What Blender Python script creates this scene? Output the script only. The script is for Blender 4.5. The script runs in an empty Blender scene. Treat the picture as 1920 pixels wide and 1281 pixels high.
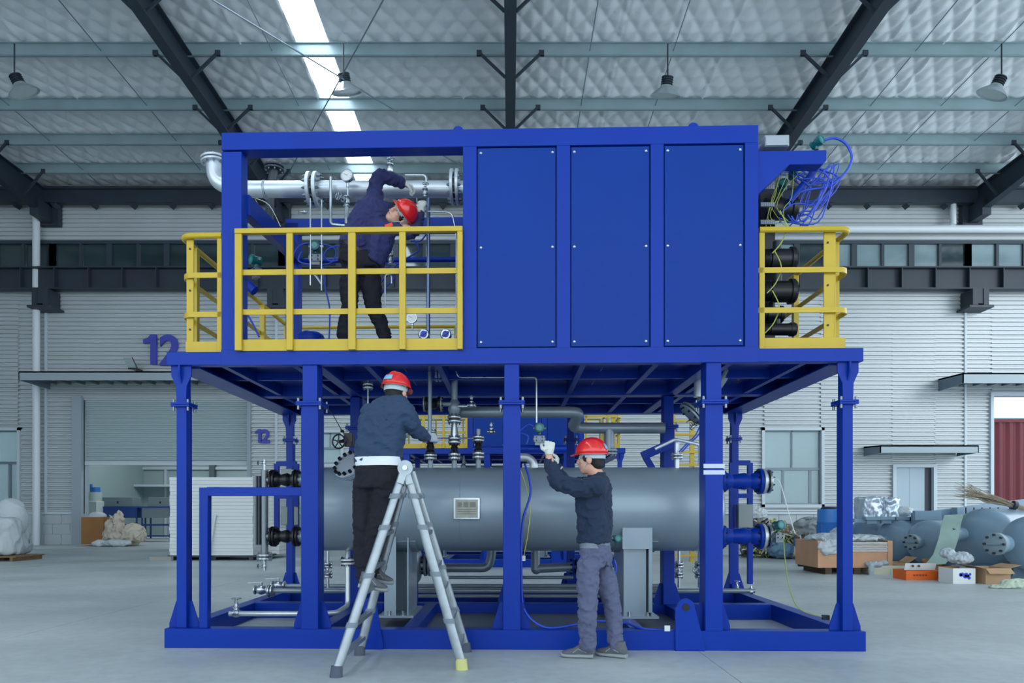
import bpy, bmesh, math, random
import numpy as np
from mathutils import Vector, Matrix, noise
random.seed(7)
PI = math.pi
V = Vector
C = bpy.context.scene.collection
# ------------------------------------------------------------------ camera, world, sun, exposure
F = 1340.0          # focal length in pixels of a 1920 px wide frame
CX, HY, CAMZ = 957.0, 962.0, 1.13
cam_data = bpy.data.cameras.new('camera'); cam = bpy.data.objects.new('camera', cam_data); C.objects.link(cam)
cam.location = (0, 0, CAMZ); cam.rotation_euler = (PI/2, 0, 0)
cam_data.sensor_width = 36.0; cam_data.lens = 36.0*F/1920
cam_data.shift_x = (960-CX)/1920; cam_data.shift_y = (HY-640.5)/1920
cam_data.clip_end = 300; cam_data.clip_start = 0.05
bpy.context.scene.camera = cam
world = bpy.data.worlds.new('world'); bpy.context.scene.world = world; world.use_nodes = True
bg = world.node_tree.nodes['Background']; bg.inputs[0].default_value = (0.80, 0.91, 1.0, 1); bg.inputs[1].default_value = 2.7
def area(name, loc, aim, sx_, sy_, power, col=(.93, .97, 1.0)):
    d = bpy.data.lights.new(name, 'AREA'); d.shape = 'RECTANGLE'; d.size = sx_; d.size_y = sy_; d.energy = power; d.color = col
    o = bpy.data.objects.new(name, d); C.objects.link(o); o.location = loc
    o.rotation_euler = (V(aim)-V(loc)).to_track_quat('-Z', 'Y').to_euler(); return o
area('side_daylight', (23, 13, 9.5), (9, 25.5, 3), 6, 5, 650)          # unseen light added right of the frame to brighten the back wall
vs = bpy.context.scene.view_settings
vs.view_transform = 'Standard'; vs.look = 'None'; vs.gamma = 1.0; vs.use_curve_mapping = False; vs.exposure = 0.0

# ------------------------------------------------------------------ helpers
def lin(c):
    return tuple(((x/255)/12.92 if x/255 <= .04045 else ((x/255+.055)/1.055)**2.4) for x in c)
MATS = {}
def mat(name, rgb, rough=.5, metal=0., bump=0., bscale=40., var=0., vscale=3., coat=0., spec=.5, emit=0., alpha=1., trans=0., sheen=0., stretch=None):
    if name in MATS: return MATS[name]
    m = bpy.data.materials.new(name); m.use_nodes = True; MATS[name] = m
    nt = m.node_tree; b = nt.nodes['Principled BSDF']; L = nt.links
    c = lin(rgb) + (1,)
    b.inputs['Base Color'].default_value = c
    b.inputs['Roughness'].default_value = rough; b.inputs['Metallic'].default_value = metal
    b.inputs['Coat Weight'].default_value = coat; b.inputs['Specular IOR Level'].default_value = spec
    b.inputs['Alpha'].default_value = alpha; b.inputs['Transmission Weight'].default_value = trans
    if sheen: b.inputs['Sheen Weight'].default_value = sheen
    if emit: b.inputs['Emission Color'].default_value = c; b.inputs['Emission Strength'].default_value = emit
    if var or bump:
        tc = nt.nodes.new('ShaderNodeTexCoord'); mp = nt.nodes.new('ShaderNodeMapping')
        L.new(tc.outputs['Object'], mp.inputs[0])
        if stretch: mp.inputs['Scale'].default_value = stretch
    if var:
        n = nt.nodes.new('ShaderNodeTexNoise'); n.inputs['Scale'].default_value = vscale; n.inputs['Detail'].default_value = 6
        L.new(mp.outputs[0], n.inputs['Vector'])
        r = nt.nodes.new('ShaderNodeValToRGB'); r.color_ramp.elements[0].position = .3; r.color_ramp.elements[1].position = .7
        r.color_ramp.elements[0].color = tuple(x*(1-var) for x in c[:3])+(1,); r.color_ramp.elements[1].color = tuple(min(1, x*(1+var)) for x in c[:3])+(1,)
        L.new(n.outputs['Fac'], r.inputs[0]); L.new(r.outputs[0], b.inputs['Base Color'])
        mr = nt.nodes.new('ShaderNodeMapRange'); mr.inputs['To Min'].default_value = max(0, rough-.07); mr.inputs['To Max'].default_value = min(1, rough+.07)
        L.new(n.outputs['Fac'], mr.inputs[0]); L.new(mr.outputs[0], b.inputs['Roughness'])
    if bump:
        n2 = nt.nodes.new('ShaderNodeTexNoise'); n2.inputs['Scale'].default_value = bscale; n2.inputs['Detail'].default_value = 5
        L.new(mp.outputs[0], n2.inputs['Vector'])
        bp = nt.nodes.new('ShaderNodeBump'); bp.inputs['Strength'].default_value = bump; bp.inputs['Distance'].default_value = .02
        L.new(n2.outputs['Fac'], bp.inputs['Height']); L.new(bp.outputs[0], b.inputs['Normal'])
    return m

def frame_of(d):
    d = V(d).normalized(); a = V((0, 0, 1)) if abs(d.z) < .9 else V((0, 1, 0))
    x = d.cross(a).normalized(); y = x.cross(d).normalized()     # x side, y up-ish
    return x, y, d
class MB:
    """collects geometry in world coordinates; m maps each point"""
    def __init__(s, m=None): s.v = []; s.f = []; s.m = m
    def add(s, vs, fs):
        o = len(s.v)
        s.v += [tuple(s.m(*p)) if s.m else tuple(p) for p in vs]
        s.f += [tuple(i+o for i in f) for f in fs]; return s
    def box(s, lo, hi):
        x0, y0, z0 = lo; x1, y1, z1 = hi
        if x0 > x1: x0, x1 = x1, x0
        if y0 > y1: y0, y1 = y1, y0
        if z0 > z1: z0, z1 = z1, z0
        return s.add([(x0,y0,z0),(x1,y0,z0),(x1,y1,z0),(x0,y1,z0),(x0,y0,z1),(x1,y0,z1),(x1,y1,z1),(x0,y1,z1)],
                     [(0,3,2,1),(4,5,6,7),(0,1,5,4),(1,2,6,5),(2,3,7,6),(3,0,4,7)])
    def beam(s, p0, p1, w, h, up=(0,0,1)):
        p0, p1 = V(p0), V(p1); d = (p1-p0).normalized(); u = V(up)
        if abs(d.dot(u)) > .98: u = V((0, 1, 0))
        x = d.cross(u).normalized(); y = x.cross(d).normalized(); vs = []
        for p in (p0, p1):
            for a, b in ((-1,-1),(1,-1),(1,1),(-1,1)): vs.append(p+x*(a*w/2)+y*(b*h/2))
        return s.add(vs, [(0,1,2,3),(4,7,6,5),(0,4,5,1),(1,5,6,2),(2,6,7,3),(3,7,4,0)])
    def lathe(s, prof, p, d, n=20, cap=True):
        """prof [(along, radius)], axis from p in direction d"""
        x, y, d = frame_of(d); p = V(p); vs = []; fs = []
        for a, r in prof:
            for k in range(n):
                t = 2*PI*k/n; vs.append(p+d*a+x*(r*math.cos(t))+y*(r*math.sin(t)))
        for i in range(len(prof)-1):
            for k in range(n):
                k2 = (k+1) % n; fs.append((i*n+k, (i+1)*n+k, (i+1)*n+k2, i*n+k2))
        if cap:
            fs.append(tuple(range(n))); fs.append(tuple((len(prof)-1)*n+k for k in reversed(range(n))))
        return s.add(vs, fs)
    def cyl(s, p0, p1, r0, r1=None, n=16):
        p0, p1 = V(p0), V(p1); return s.lathe([(0, r0), ((p1-p0).length, r0 if r1 is None else r1)], p0, p1-p0, n)
    def tube(s, pts, r, n=12, fillet=0., seg=6, closed=False):
        pts = [V(p) for p in pts]
        if fillet:
            q = [pts[0]]
            for i in range(1, len(pts)-1):
                a, b, c = pts[i-1], pts[i], pts[i+1]
                l = min(fillet, (a-b).length*.49, (c-b).length*.49)
                A = b+(a-b).normalized()*l; D = b+(c-b).normalized()*l
                for k in range(seg+1):
                    t = k/seg; q.append(A*(1-t)**2+b*2*t*(1-t)+D*t*t)
            pts = q+[pts[-1]]
        rs = r if isinstance(r, (list, tuple)) else [r]*len(pts)
        N = len(pts); T = []
        for i in range(N):
            if closed: t = pts[(i+1) % N]-pts[i-1]
            else: t = pts[min(i+1, N-1)]-pts[max(i-1, 0)]
            T.append(t.normalized() if t.length > 1e-9 else V((0,0,1)))
        x, y, _ = frame_of(T[0]); vs = []; fs = []
        for i in range(N):
            x = (x-T[i]*x.dot(T[i])).normalized(); y = T[i].cross(x)
            for k in range(n):
                t = 2*PI*k/n; vs.append(pts[i]+x*(rs[i]*math.cos(t))+y*(rs[i]*math.sin(t)))
        for i in range(N if closed else N-1):
            for k in range(n):
                k2 = (k+1) % n; j = (i+1) % N; fs.append((i*n+k, i*n+k2, j*n+k2, j*n+k))
        if not closed: fs.append(tuple(reversed(range(n)))); fs.append(tuple((N-1)*n+k for k in range(n)))
        return s.add(vs, fs)
    def ring(s, c, d, R, r, n=24, m=8):
        x, y, d = frame_of(d); c = V(c)
        return s.tube([c+x*(R*math.cos(2*PI*k/n))+y*(R*math.sin(2*PI*k/n)) for k in range(n)], r, m, closed=True)
    def prism(s, poly, o, ax, ay, d):
        """poly 2D list extruded: o + ax*u + ay*v, thickness vector d"""
        o, ax, ay, d = V(o), V(ax), V(ay), V(d); n = len(poly)
        b = [o+ax*u+ay*v for u, v in poly]; vs = b+[p+d for p in b]
        return s.add(vs, [tuple(range(n)), tuple(reversed(range(n, 2*n)))]+[(i, i+n, (i+1) % n+n, (i+1) % n) for i in range(n)])
    def ell(s, c, rad, n=16, m=10, rot=None):
        vs = []; fs = []; c = V(c)
        for i in range(m+1):
            ph = PI*i/m
            for k in range(n):
                t = 2*PI*k/n; p = V((rad[0]*math.sin(ph)*math.cos(t), rad[1]*math.sin(ph)*math.sin(t), rad[2]*math.cos(ph)))
                if rot: p = rot @ p
                vs.append(c+p)
        for i in range(m):
            for k in range(n):
                k2 = (k+1) % n; fs.append((i*n+k, (i+1)*n+k, (i+1)*n+k2, i*n+k2))
        return s.add(vs, fs)
    def loft(s, rings):
        """rings: list of (center, xaxis*rx, yaxis*ry) closed elliptical sections"""
        n = 20; vs = []; fs = []
        for c, a, b in rings:
            c, a, b = V(c), V(a), V(b)
            for k in range(n):
                t = 2*PI*k/n; ct, st = math.cos(t), math.sin(t)
                vs.append(c+a*ct+b*st)
        for i in range(len(rings)-1):
            for k in range(n):
                k2 = (k+1) % n; fs.append((i*n+k, i*n+k2, (i+1)*n+k2, (i+1)*n+k))
        fs.append(tuple(reversed(range(n)))); fs.append(tuple((len(rings)-1)*n+k for k in range(n)))
        return s.add(vs, fs)
    def mesh(s, name, origin=(0,0,0), smooth=35):
        me = bpy.data.meshes.new(name); o = V(origin)
        me.from_pydata([V(p)-o for p in s.v], [], s.f); me.update()
        bm = bmesh.new(); bm.from_mesh(me); bmesh.ops.remove_doubles(bm, verts=bm.verts, dist=1e-5)
        bmesh.ops.recalc_face_normals(bm, faces=bm.faces); bm.to_mesh(me); bm.free()
        if smooth:
            me.shade_smooth(); me.set_sharp_from_angle(angle=math.radians(smooth))
        return me
def root_loc(o):
    p = V((0,0,0))
    while o is not None: p += o.location; o = o.parent
    return p
def part(name, mb, m, parent, label=None, stuff=False, smooth=35, bevel=0.):
    me = mb.mesh(name, root_loc(parent), smooth); me.materials.append(m)
    o = bpy.data.objects.new(name, me); C.objects.link(o); o.parent = parent
    if label: o['label'] = label
    if stuff: o['kind'] = 'stuff'
    if bevel:
        b = o.modifiers.new('bevel', 'BEVEL'); b.width = bevel; b.segments = 2; b.limit_method = 'ANGLE'; b.angle_limit = math.radians(40); b.harden_normals = False
    return o
def thing(name, label, cat, loc=(0,0,0), group=None, kind=None):
    o = bpy.data.objects.new(name, None); C.objects.link(o); o.location = loc; o.empty_display_size = .1
    if label: o['label'] = label
    if cat: o['category'] = cat
    if group: o['group'] = group
    if kind: o['kind'] = kind
    return o
def solo(name, mb, m, label, cat, group=None, kind=None, smooth=35, bevel=0.):
    vs_ = np.array([tuple(p) for p in mb.v]); lo, hi = vs_.min(0), vs_.max(0)
    org = V(((lo[0]+hi[0])/2, (lo[1]+hi[1])/2, lo[2]))
    me = mb.mesh(name, org, smooth); me.materials.append(m)
    o = bpy.data.objects.new(name, me); C.objects.link(o); o.location = org
    if label: o['label'] = label
    if cat: o['category'] = cat
    if group: o['group'] = group
    if kind: o['kind'] = kind
    if bevel:
        b = o.modifiers.new('bevel', 'BEVEL'); b.width = bevel; b.segments = 2; b.limit_method = 'ANGLE'; b.angle_limit = math.radians(40)
    return o
def struct(name, parent=None):
    o = bpy.data.objects.new(name, None); C.objects.link(o); o['kind'] = 'structure'; return o
def copy_tree(o, parent=None):
    c = o.copy(); C.objects.link(c)
    if parent: c.parent = parent
    for ch in list(o.children): copy_tree(ch, c)
    return c
def P(px, py, d):                      # pixel + depth -> world point
    return V(((px-CX)/F*d, d, CAMZ+(HY-py)/F*d))
def G(px, py):                         # pixel on the floor
    d = CAMZ*F/(py-HY); return V(((px-CX)/F*d, d, 0))
YAW = 0.0268; D0 = 5.9                 # the skid's front face is 5.9 m away and turned slightly
def W(s, t, z): return V((s, D0+t-YAW*s, z))
def sx(px, t=0.):
    k = (px-CX)/F; return k*(D0+t)/(1+YAW*k)
def sz(px, py, t=0.):
    s = sx(px, t); return CAMZ+(HY-py)/F*(D0+t-YAW*s)
def S(px, py, t): return W(sx(px, t), t, sz(px, py, t))

M_BLUE = mat('blue_paint', (8, 50, 148), .34, coat=0., spec=.17, var=.05, vscale=1.5)
M_PANEL = mat('blue_paint_shaded', (3, 52, 136), .36, spec=.14, var=.05, vscale=1.2)  # same blue paint; the difference in reflected light is put into the colour
M_YEL = mat('yellow_paint', (188, 160, 28), .38, var=.05, vscale=5)
M_SIL = mat('silver_pipe_paint', (196, 206, 214), .32, metal=.55, var=.06, vscale=8)
M_GREYP = mat('grey_pipe_paint', (132, 146, 156), .36, metal=.35, var=.06, vscale=5)
M_STEEL = mat('stainless_steel', (178, 188, 194), .28, metal=.9, var=.08, vscale=12)
M_BLK = mat('black_cast_iron', (14, 17, 22), .38, spec=.5)
M_DARK = mat('dark_primer_steel', (38, 50, 62), .5, var=.12, vscale=3)
M_VES = mat('vessel_grey_paint', (134, 152, 164), .33, metal=.2, var=.05, vscale=2, coat=.15)
M_ZINC = mat('galvanised_steel', (150, 168, 176), .42, metal=.5, var=.10, vscale=6)
M_MANI = mat('manifold_steel', (112, 122, 130), .4, metal=.6)
M_BOLT = mat('bolt_steel', (120, 130, 140), .35, metal=.8)
M_GREEN = mat('transmitter_green', (12, 92, 96), .3)
M_CABLE = mat('blue_cable', (30, 70, 190), .4)
M_CABY = mat('yellow_green_wire', (150, 165, 70), .5)
M_CABW = mat('white_wire', (205, 215, 210), .5)
M_RED = mat('red_plastic', (205, 30, 30), .25, coat=.5)
# ================================================================== the hall
WD = 25.5                                # distance of the back wall
def wx(px, d=WD): return (px-CX)/F*d
def wz(py, d=WD): return CAMZ+(HY-py)/F*d
# floor -------------------------------------------------------------
def floor_mat():
    m = bpy.data.materials.new('concrete_floor'); m.use_nodes = True; nt = m.node_tree; b = nt.nodes['Principled BSDF']; L = nt.links
    tc = nt.nodes.new('ShaderNodeTexCoord')
    def nz(sc, det, st=(1,1,1)):
        mp = nt.nodes.new('ShaderNodeMapping'); mp.inputs['Scale'].default_value = st; L.new(tc.outputs['Object'], mp.inputs[0])
        n = nt.nodes.new('ShaderNodeTexNoise'); n.inputs['Scale'].default_value = sc; n.inputs['Detail'].default_value = det; L.new(mp.outputs[0], n.inputs['Vector']); return n
    n1 = nz(.35, 8, (1, 1.6, 1)); n2 = nz(9, 8)
    r = nt.nodes.new('ShaderNodeValToRGB'); e = r.color_ramp.elements
    e[0].position = .32; e[0].color = lin((156, 168, 172))+(1,); e[1].position = .68; e[1].color = lin((196, 205, 206))+(1,)
    L.new(n1.outputs['Fac'], r.inputs[0])
    mx = nt.nodes.new('ShaderNodeMix'); mx.data_type = 'RGBA'; mx.blend_type = 'MULTIPLY'; mx.inputs[0].default_value = .35
    r2 = nt.nodes.new('ShaderNodeValToRGB'); r2.color_ramp.elements[0].position = .35; r2.color_ramp.elements[0].color = (.72, .72, .72, 1); r2.color_ramp.elements[1].position = .6
    L.new(n2.outputs['Fac'], r2.inputs[0]); L.new(r.outputs[0], mx.inputs[6]); L.new(r2.outputs[0], mx.inputs[7])
    L.new(mx.outputs[2], b.inputs['Base Color'])
    mr = nt.nodes.new('ShaderNodeMapRange'); mr.inputs['To Min'].default_value = .32; mr.inputs['To Max'].default_value = .6
    L.new(n1.outputs['Fac'], mr.inputs[0]); L.new(mr.outputs[0], b.inputs['Roughness'])
    bp = nt.nodes.new('ShaderNodeBump'); bp.inputs['Strength'].default_value = .12; bp.inputs['Distance'].default_value = .01
    L.new(n2.outputs['Fac'], bp.inputs['Height']); L.new(bp.outputs[0], b.inputs['Normal'])
    return m
fl = struct('floor'); FM = floor_mat()
xs = [-30, -16.6, -10.55, -4.51, 1.537, 7.6, 13.6, 30]; ys = [-9, -3, 3, 9.1, 17.2, 25.45]
for i in range(len(xs)-1):
    for j in range(len(ys)-1):
        g = .003
        part('concrete_slab', MB().box((xs[i]+g, ys[j]+g, -.15), (xs[i+1]-g, ys[j+1]-g, 0)), FM, fl)
part('joint_filler', MB().box((-30, -9, -.2), (30, 25.45, -.008)), mat('joint_dark', (96, 106, 114), .8), fl)
a, b_ = G(0, 1066), G(300, 1046)
part('painted_line', MB().prism([(0,-.05),(1,-.05),(1,.05),(0,.05)], a+V((0,0,.001)), b_-a+V((0,0,0)), (0, 1.6, 0), (0, 0, .002)), mat('worn_yellow_line', (176, 186, 150), .7, var=.2, vscale=2), fl)
# ground outside the big door and the annex floor
part('outdoor_ground', MB().box((-30, 25.46, -.2), (40, 60, -.012)), mat('outdoor_concrete', (150, 160, 165), .8, var=.1), fl)

# back wall -----------------------------------------------------------
M_CLAD = mat('cladding_light', (182, 190, 193), .42, metal=.15, var=.04, vscale=.8)
M_TRIM = mat('cladding_trim', (190, 202, 210), .45)
wall = struct('wall_back')
def cladding(x0, x1, z0, z1, y=WD, name='cladding_sheet', m=None, pitch=.15, amp=.06, parent=None):
    prof = []; n = max(1, round((z1-z0)/pitch)); p = (z1-z0)/n
    for i in range(n):
        z = z0+i*p
        prof += [(z, 0), (z+p*.30, 0), (z+p*.45, -amp), (z+p*.85, -amp)]
    prof.append((z1, 0)); mb = MB(); vs_ = []; fs = []
    for z, o in prof: vs_ += [(x0, y+o, z), (x1, y+o, z)]
    for i in range(len(prof)-1): fs.append((2*i, 2*i+1, 2*i+3, 2*i+2))
    mb.add(vs_, fs)
    return part(name, mb, m or M_CLAD, parent or wall, smooth=0)
BAY = 8.15; cols = [-3*BAY, -2*BAY, -BAY, 0, BAY, 2*BAY, 3*BAY]
zC0, zC1 = wz(551), wz(512)              # crane beam height band
zW0, zW1 = wz(512), wz(455)              # clerestory window band
zEave = wz(366)
zP = wz(963)                             # plinth top
# rectangles of cladding: upper band above the windows, then the lower wall around its openings
for i in range(len(cols)-1):
    cladding(cols[i], cols[i+1], zW1+.02, zEave); part('wall_leak_block', MB().box((cols[i], WD+.002, zW1), (cols[i+1], WD+.06, 14)), M_CLAD, wall)  # backing slabs added to block light leaking through the sheet seams
door_x0, door_x1, door_z = wx(157), wx(466), wz(750)
openings = [(-30, wx(36), wz(948), wz(808)), (door_x0, door_x1, 0, door_z), (wx(1432), wx(1538), wz(946), wz(808)),
            (wx(1672), wx(1752), 0, wz(877)), (wx(1858), wx(2120), 0, wz(743)), (wx(598), wx(640), wz(870), wz(812))]
xc = sorted(set([-3*BAY, 3*BAY]+cols+[wx(88), wx(1808)]+[o[0] for o in openings if o[0] > -3*BAY]+[o[1] for o in openings]))
xc = [x for x in xc if -3*BAY <= x <= 3*BAY]
M_BLOCK = mat('plinth_block', (178, 188, 192), .85, var=.07, vscale=2, bump=.3, bscale=30)
for i in range(len(xc)-1):
    x0, x1 = xc[i], xc[i+1]; mid = (x0+x1)/2
    if x1-x0 < .03: continue
    o = [q for q in openings if q[0] < mid < q[1]]
    if not o: segs = [(zP, zW0)]
    else:
        q = o[0]; segs = [(q[3], zW0)]
        if q[2] > zP+.05: segs.append((zP, q[2]))
    for a_, c_ in segs:
        cladding(x0, x1, a_, c_); part('wall_leak_block', MB().box((x0, WD+.002, a_), (x1, WD+.06, c_)), M_CLAD, wall)
# block plinth, blocks laid one by one in the stretches the photo shows
def blocks(x0, x1):
    h = zP/3.0; w = .62
    for r in range(3):
        x = x0-(w/2 if r % 2 else 0)
        while x < x1-.02:
            a_, c_ = max(x, x0), min(x+w, x1)
            if c_-a_ > .04: part('block', MB().box((a_+.006, WD-.02-random.random()*.006, r*h+.004), (c_-.006, WD+.2, (r+1)*h-.008)), M_BLOCK, wall)
            x += w
for a_, c_ in ((wx(0)-.9, wx(139)), (wx(1395), wx(1606))): blocks(a_, c_)
part('mortar', MB().box((-3*BAY, WD, 0), (wx(156), WD+.15, zP)).box((wx(467), WD, 0), (wx(1671), WD+.15, zP)).box((wx(1753), WD, 0), (wx(1857), WD+.15, zP)), mat('mortar', (150, 160, 165), .9), wall, stuff=True)
part('plinth_flashing', MB().box((-3*BAY, WD-.09, zP-.02), (wx(139), WD, zP+.06)).box((wx(467), WD-.09, zP-.02), (wx(1671), WD, zP+.06)).box((wx(1753), WD-.09, zP-.02), (wx(1857), WD, zP+.06)), M_TRIM, wall, stuff=True)
# seam trims
for px in (88, 519, 1808):
    part('seam_trim', MB().box((wx(px)-.04, WD-.085, zP+.05), (wx(px)+.04, WD, zC0)), M_TRIM, wall)
# columns behind the cladding line, brackets, crane girder
for x in cols[1:-1]:
    part('column_head', MB().box((x-.35, WD-.30, wz(428)), (x+.35, WD-.05, wz(360))).box((x-.15, WD-1.05, wz(425)), (x+.15, WD-.3, wz(395))), M_DARK, wall)
    part('bracket', MB().box((x-.28, WD-.75, wz(583)), (x-.10, WD-.05, wz(553))).box((x+.10, WD-.75, wz(583)), (x+.28, WD-.05, wz(553))).box((x-.42, WD-.8, wz(588)), (x+.42, WD-.05, wz(584)))
         .box((x-.25, WD-.72, wz(580)), (x+.25, WD-.66, wz(553))), M_DARK, wall)
CB = WD-.45
cbeam = thing('crane_girder', 'long dark steel crane runway girder with stiffeners running across the back wall', 'girder', (0, CB, zC0))
part('web', MB().box((-3*BAY, CB-.01, zC0), (3*BAY, CB+.01, zC1)), M_DARK, cbeam)
part('top_flange', MB().box((-3*BAY, CB-.22, zC1-.03), (3*BAY, CB+.22, zC1+.01)), M_DARK, cbeam)
part('bottom_flange', MB().box((-3*BAY, CB-.17, zC0-.01), (3*BAY, CB+.17, zC0+.03)), M_DARK, cbeam)
part('rail', MB().box((-3*BAY, CB-.04, zC1+.01), (3*BAY, CB+.04, zC1+.08)), M_DARK, cbeam)
x = -3*BAY+.3
while x < 3*BAY:
    part('stiffener', MB().box((x, CB-.2, zC0+.03), (x+.03, CB-.01, zC1-.03)), M_DARK, cbeam); x += 1.18
# clerestory windows ---------------------------------------------------
M_FRAME = mat('window_frame_dark', (46, 60, 72), .45)
M_GLASS = mat('window_glass', (44, 62, 68), .06, spec=.9, var=.35, vscale=.6, stretch=(.5, 1, 2.2))
M_GLASSB = mat('window_glass_lit', (128, 150, 158), .08, spec=.8, var=.25, vscale=.7)  # paler glass: bright reflections put into the pane colour
nwin = 0
for i in range(len(cols)-1):
    nwin += 1; w = struct('window_%d' % nwin); n = 8; a_, c_ = cols[i], cols[i+1]
    part('window_sill', MB().box((a_, WD-.12, zW0-.02), (c_, WD+.1, zW0+.06)), M_FRAME, w)
    part('window_head', MB().box((a_, WD-.12, zW1-.08), (c_, WD+.1, zW1+.03)), M_FRAME, w)
    for k in range(n+1):
        x = a_+(c_-a_)*k/n
        part('mullion', MB().box((x-(.10 if k % 2 == 0 else .05), WD-.1, zW0+.06), (x+(.10 if k % 2 == 0 else .05), WD+.06, zW1-.08)), M_FRAME, w)
        if k < n:
            x2 = a_+(c_-a_)*(k+1)/n
            part('pane', MB().box((x+.06, WD-.01, zW0+.06), (x2-.06, WD+.005, zW1-.08)), M_GLASSB if (i*n+k) in (33, 35, 36, 37, 38, 40, 41, 43) else M_GLASS, w)
            part('window_blind', MB().box((x+.08, WD+.12, zW0+.1+.5*((k*7) % 3)*.5), (x2-.08, WD+.14, zW1-.1)), mat('pane_backing', (96, 118, 122), .8), w)
def window(n, x0, x1, z0, z1, mx, mz, sash=True):
    w = struct('window_%d' % n); y = WD
    fm = mat('window_frame_grey', (112, 126, 136), .4, metal=.3)
    part('window_surround', MB().box((x0-.1, y-.13, z0-.1), (x0, y+.05, z1+.1)).box((x1, y-.13, z0-.1), (x1+.1, y+.05, z1+.1)).box((x0-.1, y-.13, z1), (x1+.1, y+.05, z1+.1)).box((x0-.1, y-.13, z0-.12), (x1+.1, y+.05, z0)), M_TRIM, w)
    xm = x0+(x1-x0)*mx; zm = z0+(z1-z0)*mz; t = .045
    part('window_frame', MB().box((x0, y, z0), (x0+t, y+.1, z1)).box((x1-t, y, z0), (x1, y+.1, z1)).box((x0, y, z1-t), (x1, y+.1, z1)).box((x0, y, z0), (x1, y+.1, z0+t)).box((x0, y-.01, zm-t), (x1, y+.1, zm+t)).box((xm-t/2, y, zm), (xm+t/2, y+.1, z1)), fm, w)
    if sash: part('sash', MB().box((xm-.35, y+.02, z0+t), (xm-.27, y+.08, zm-t)).box((x1-.4, y+.02, z0+t), (x1-.3, y+.08, zm-t)), fm, w)
    for (a_, b2, c_, d_) in ((x0+t, xm-t/2, zm+t, z1-t), (xm+t/2, x1-t, zm+t, z1-t), (x0+t, xm-.31, z0+t, zm-t), (xm-.31, x1-t, z0+t, zm-t)):
        part('pane', MB().box((a_, y+.045, c_), (b2, y+.05, d_)), M_GLASSC, w)
M_GLASSC = mat('window_glass_see_through', (190, 215, 222), .05, spec=.8, alpha=.35)
window(11, wx(1432), wx(1538), wz(946), wz(808), .5, .48)
window(12, wx(-60), wx(36), wz(948), wz(808), .4, .57)
window(13, wx(598), wx(640), wz(870), wz(812), .5, .5, False)
# backing panels added behind those windows to block the bright sky
M_ROOM = mat('annex_wall_paint', (150, 172, 174), .7, var=.04, vscale=.7)
for pa_, pb_ in ((1380, 1640), (-70, 60), (590, 650)): part('window_sky_block', MB().box((wx(pa_), WD+1.2, 0), (wx(pb_), WD+1.25, 5)), M_ROOM, wall)
# roller shutter (raised to head height) --------------------------------
d1 = struct('door_1'); zs = wz(872)
cladding(door_x0+.02, door_x1-.02, zs+.12, door_z, y=WD+.12, name='shutter_curtain', m=mat('shutter_grey_green', (160, 178, 182), .5, metal=.1), pitch=.14, amp=.03, parent=d1)
part('bottom_bar', MB().box((door_x0, WD+.05, zs), (door_x1, WD+.14, zs+.13)), M_TRIM, d1)
part('door_jamb', MB().box((wx(139), WD-.16, 0), (door_x0, WD+.3, door_z+.1)), mat('jamb_grey', (150, 164, 174), .5), d1)
part('door_jamb', MB().box((door_x1, WD-.16, 0), (door_x1+.12, WD+.3, door_z+.1)), mat('jamb_grey', (150, 164, 174), .5), d1)
# personnel door ---------------------------------------------------------
d2 = struct('door_2'); x0, x1, z1 = wx(1672), wx(1752), wz(877)
part('door_frame', MB().box((x0-.02, WD-.14, 0), (x0+.1, WD+.1, z1)).box((x1-.1, WD-.14, 0), (x1+.02, WD+.1, z1)).box((x0-.02, WD-.14, z1), (x1+.02, WD+.1, z1+.1)), M_TRIM, d2)
M_DOOR = mat('door_leaf_paint', (166, 184, 196), .45)
xm = (x0+x1)/2-.12
part('door_leaf', MB().box((x0+.1, WD+.02, 0), (xm-.008, WD+.06, z1)), M_DOOR, d2); part('door_leaf', MB().box((xm+.008, WD+.02, 0), (x1-.34, WD+.06, z1)), M_DOOR, d2)
part('reveal', MB().box((x1-.33, WD+.02, 0), (x1-.1, WD+.3, z1)), M_DARK, d2)
# big open door at right --------------------------------------------------
d3 = struct('door_3'); x0 = wx(1858)
part('door_frame', MB().box((x0-.09, WD-.14, 0), (x0+.02, WD+.3, wz(743))).box((x0-.09, WD-.14, wz(743)), (wx(2120), WD+.3, wz(743)+.12)), M_TRIM, d3)
# canopies ----------------------------------------------------------------
def canopy(label, xa, xb, zt, out, th):
    c = thing('door_canopy', label, 'canopy', (xa, WD, zt-th))
    part('roof_sheet', MB().prism([(0, 0), (out, -.05), (out, 0), (0, .06)], (xa, WD-.05, zt), (0, -1, 0), (0, 0, 1), (xb-xa, 0, 0)), M_CLAD, c)
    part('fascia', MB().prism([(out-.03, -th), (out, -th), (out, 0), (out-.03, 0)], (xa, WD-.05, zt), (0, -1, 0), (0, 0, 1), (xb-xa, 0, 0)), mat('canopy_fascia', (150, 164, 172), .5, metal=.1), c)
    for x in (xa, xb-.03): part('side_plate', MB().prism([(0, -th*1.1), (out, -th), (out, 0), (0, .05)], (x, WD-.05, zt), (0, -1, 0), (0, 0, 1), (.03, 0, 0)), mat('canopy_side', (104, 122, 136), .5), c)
    n = max(3, int((xb-xa)/.5)); 
    for i in range(n):
        x = xa+(xb-xa)*(i+.5)/n
        part('soffit_rib', MB().box((x-.03, WD-out, zt-th*.55), (x+.03, WD-.05, zt-.07)), mat('canopy_soffit', (96, 112, 122), .5), c)
    return c
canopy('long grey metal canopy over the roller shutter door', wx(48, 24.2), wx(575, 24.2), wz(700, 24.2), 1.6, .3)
canopy('small white metal canopy over the closed grey personnel door', wx(1645, 24.5), wx(1828, 24.5), wz(836, 24.5), 1.15, .26)
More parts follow.
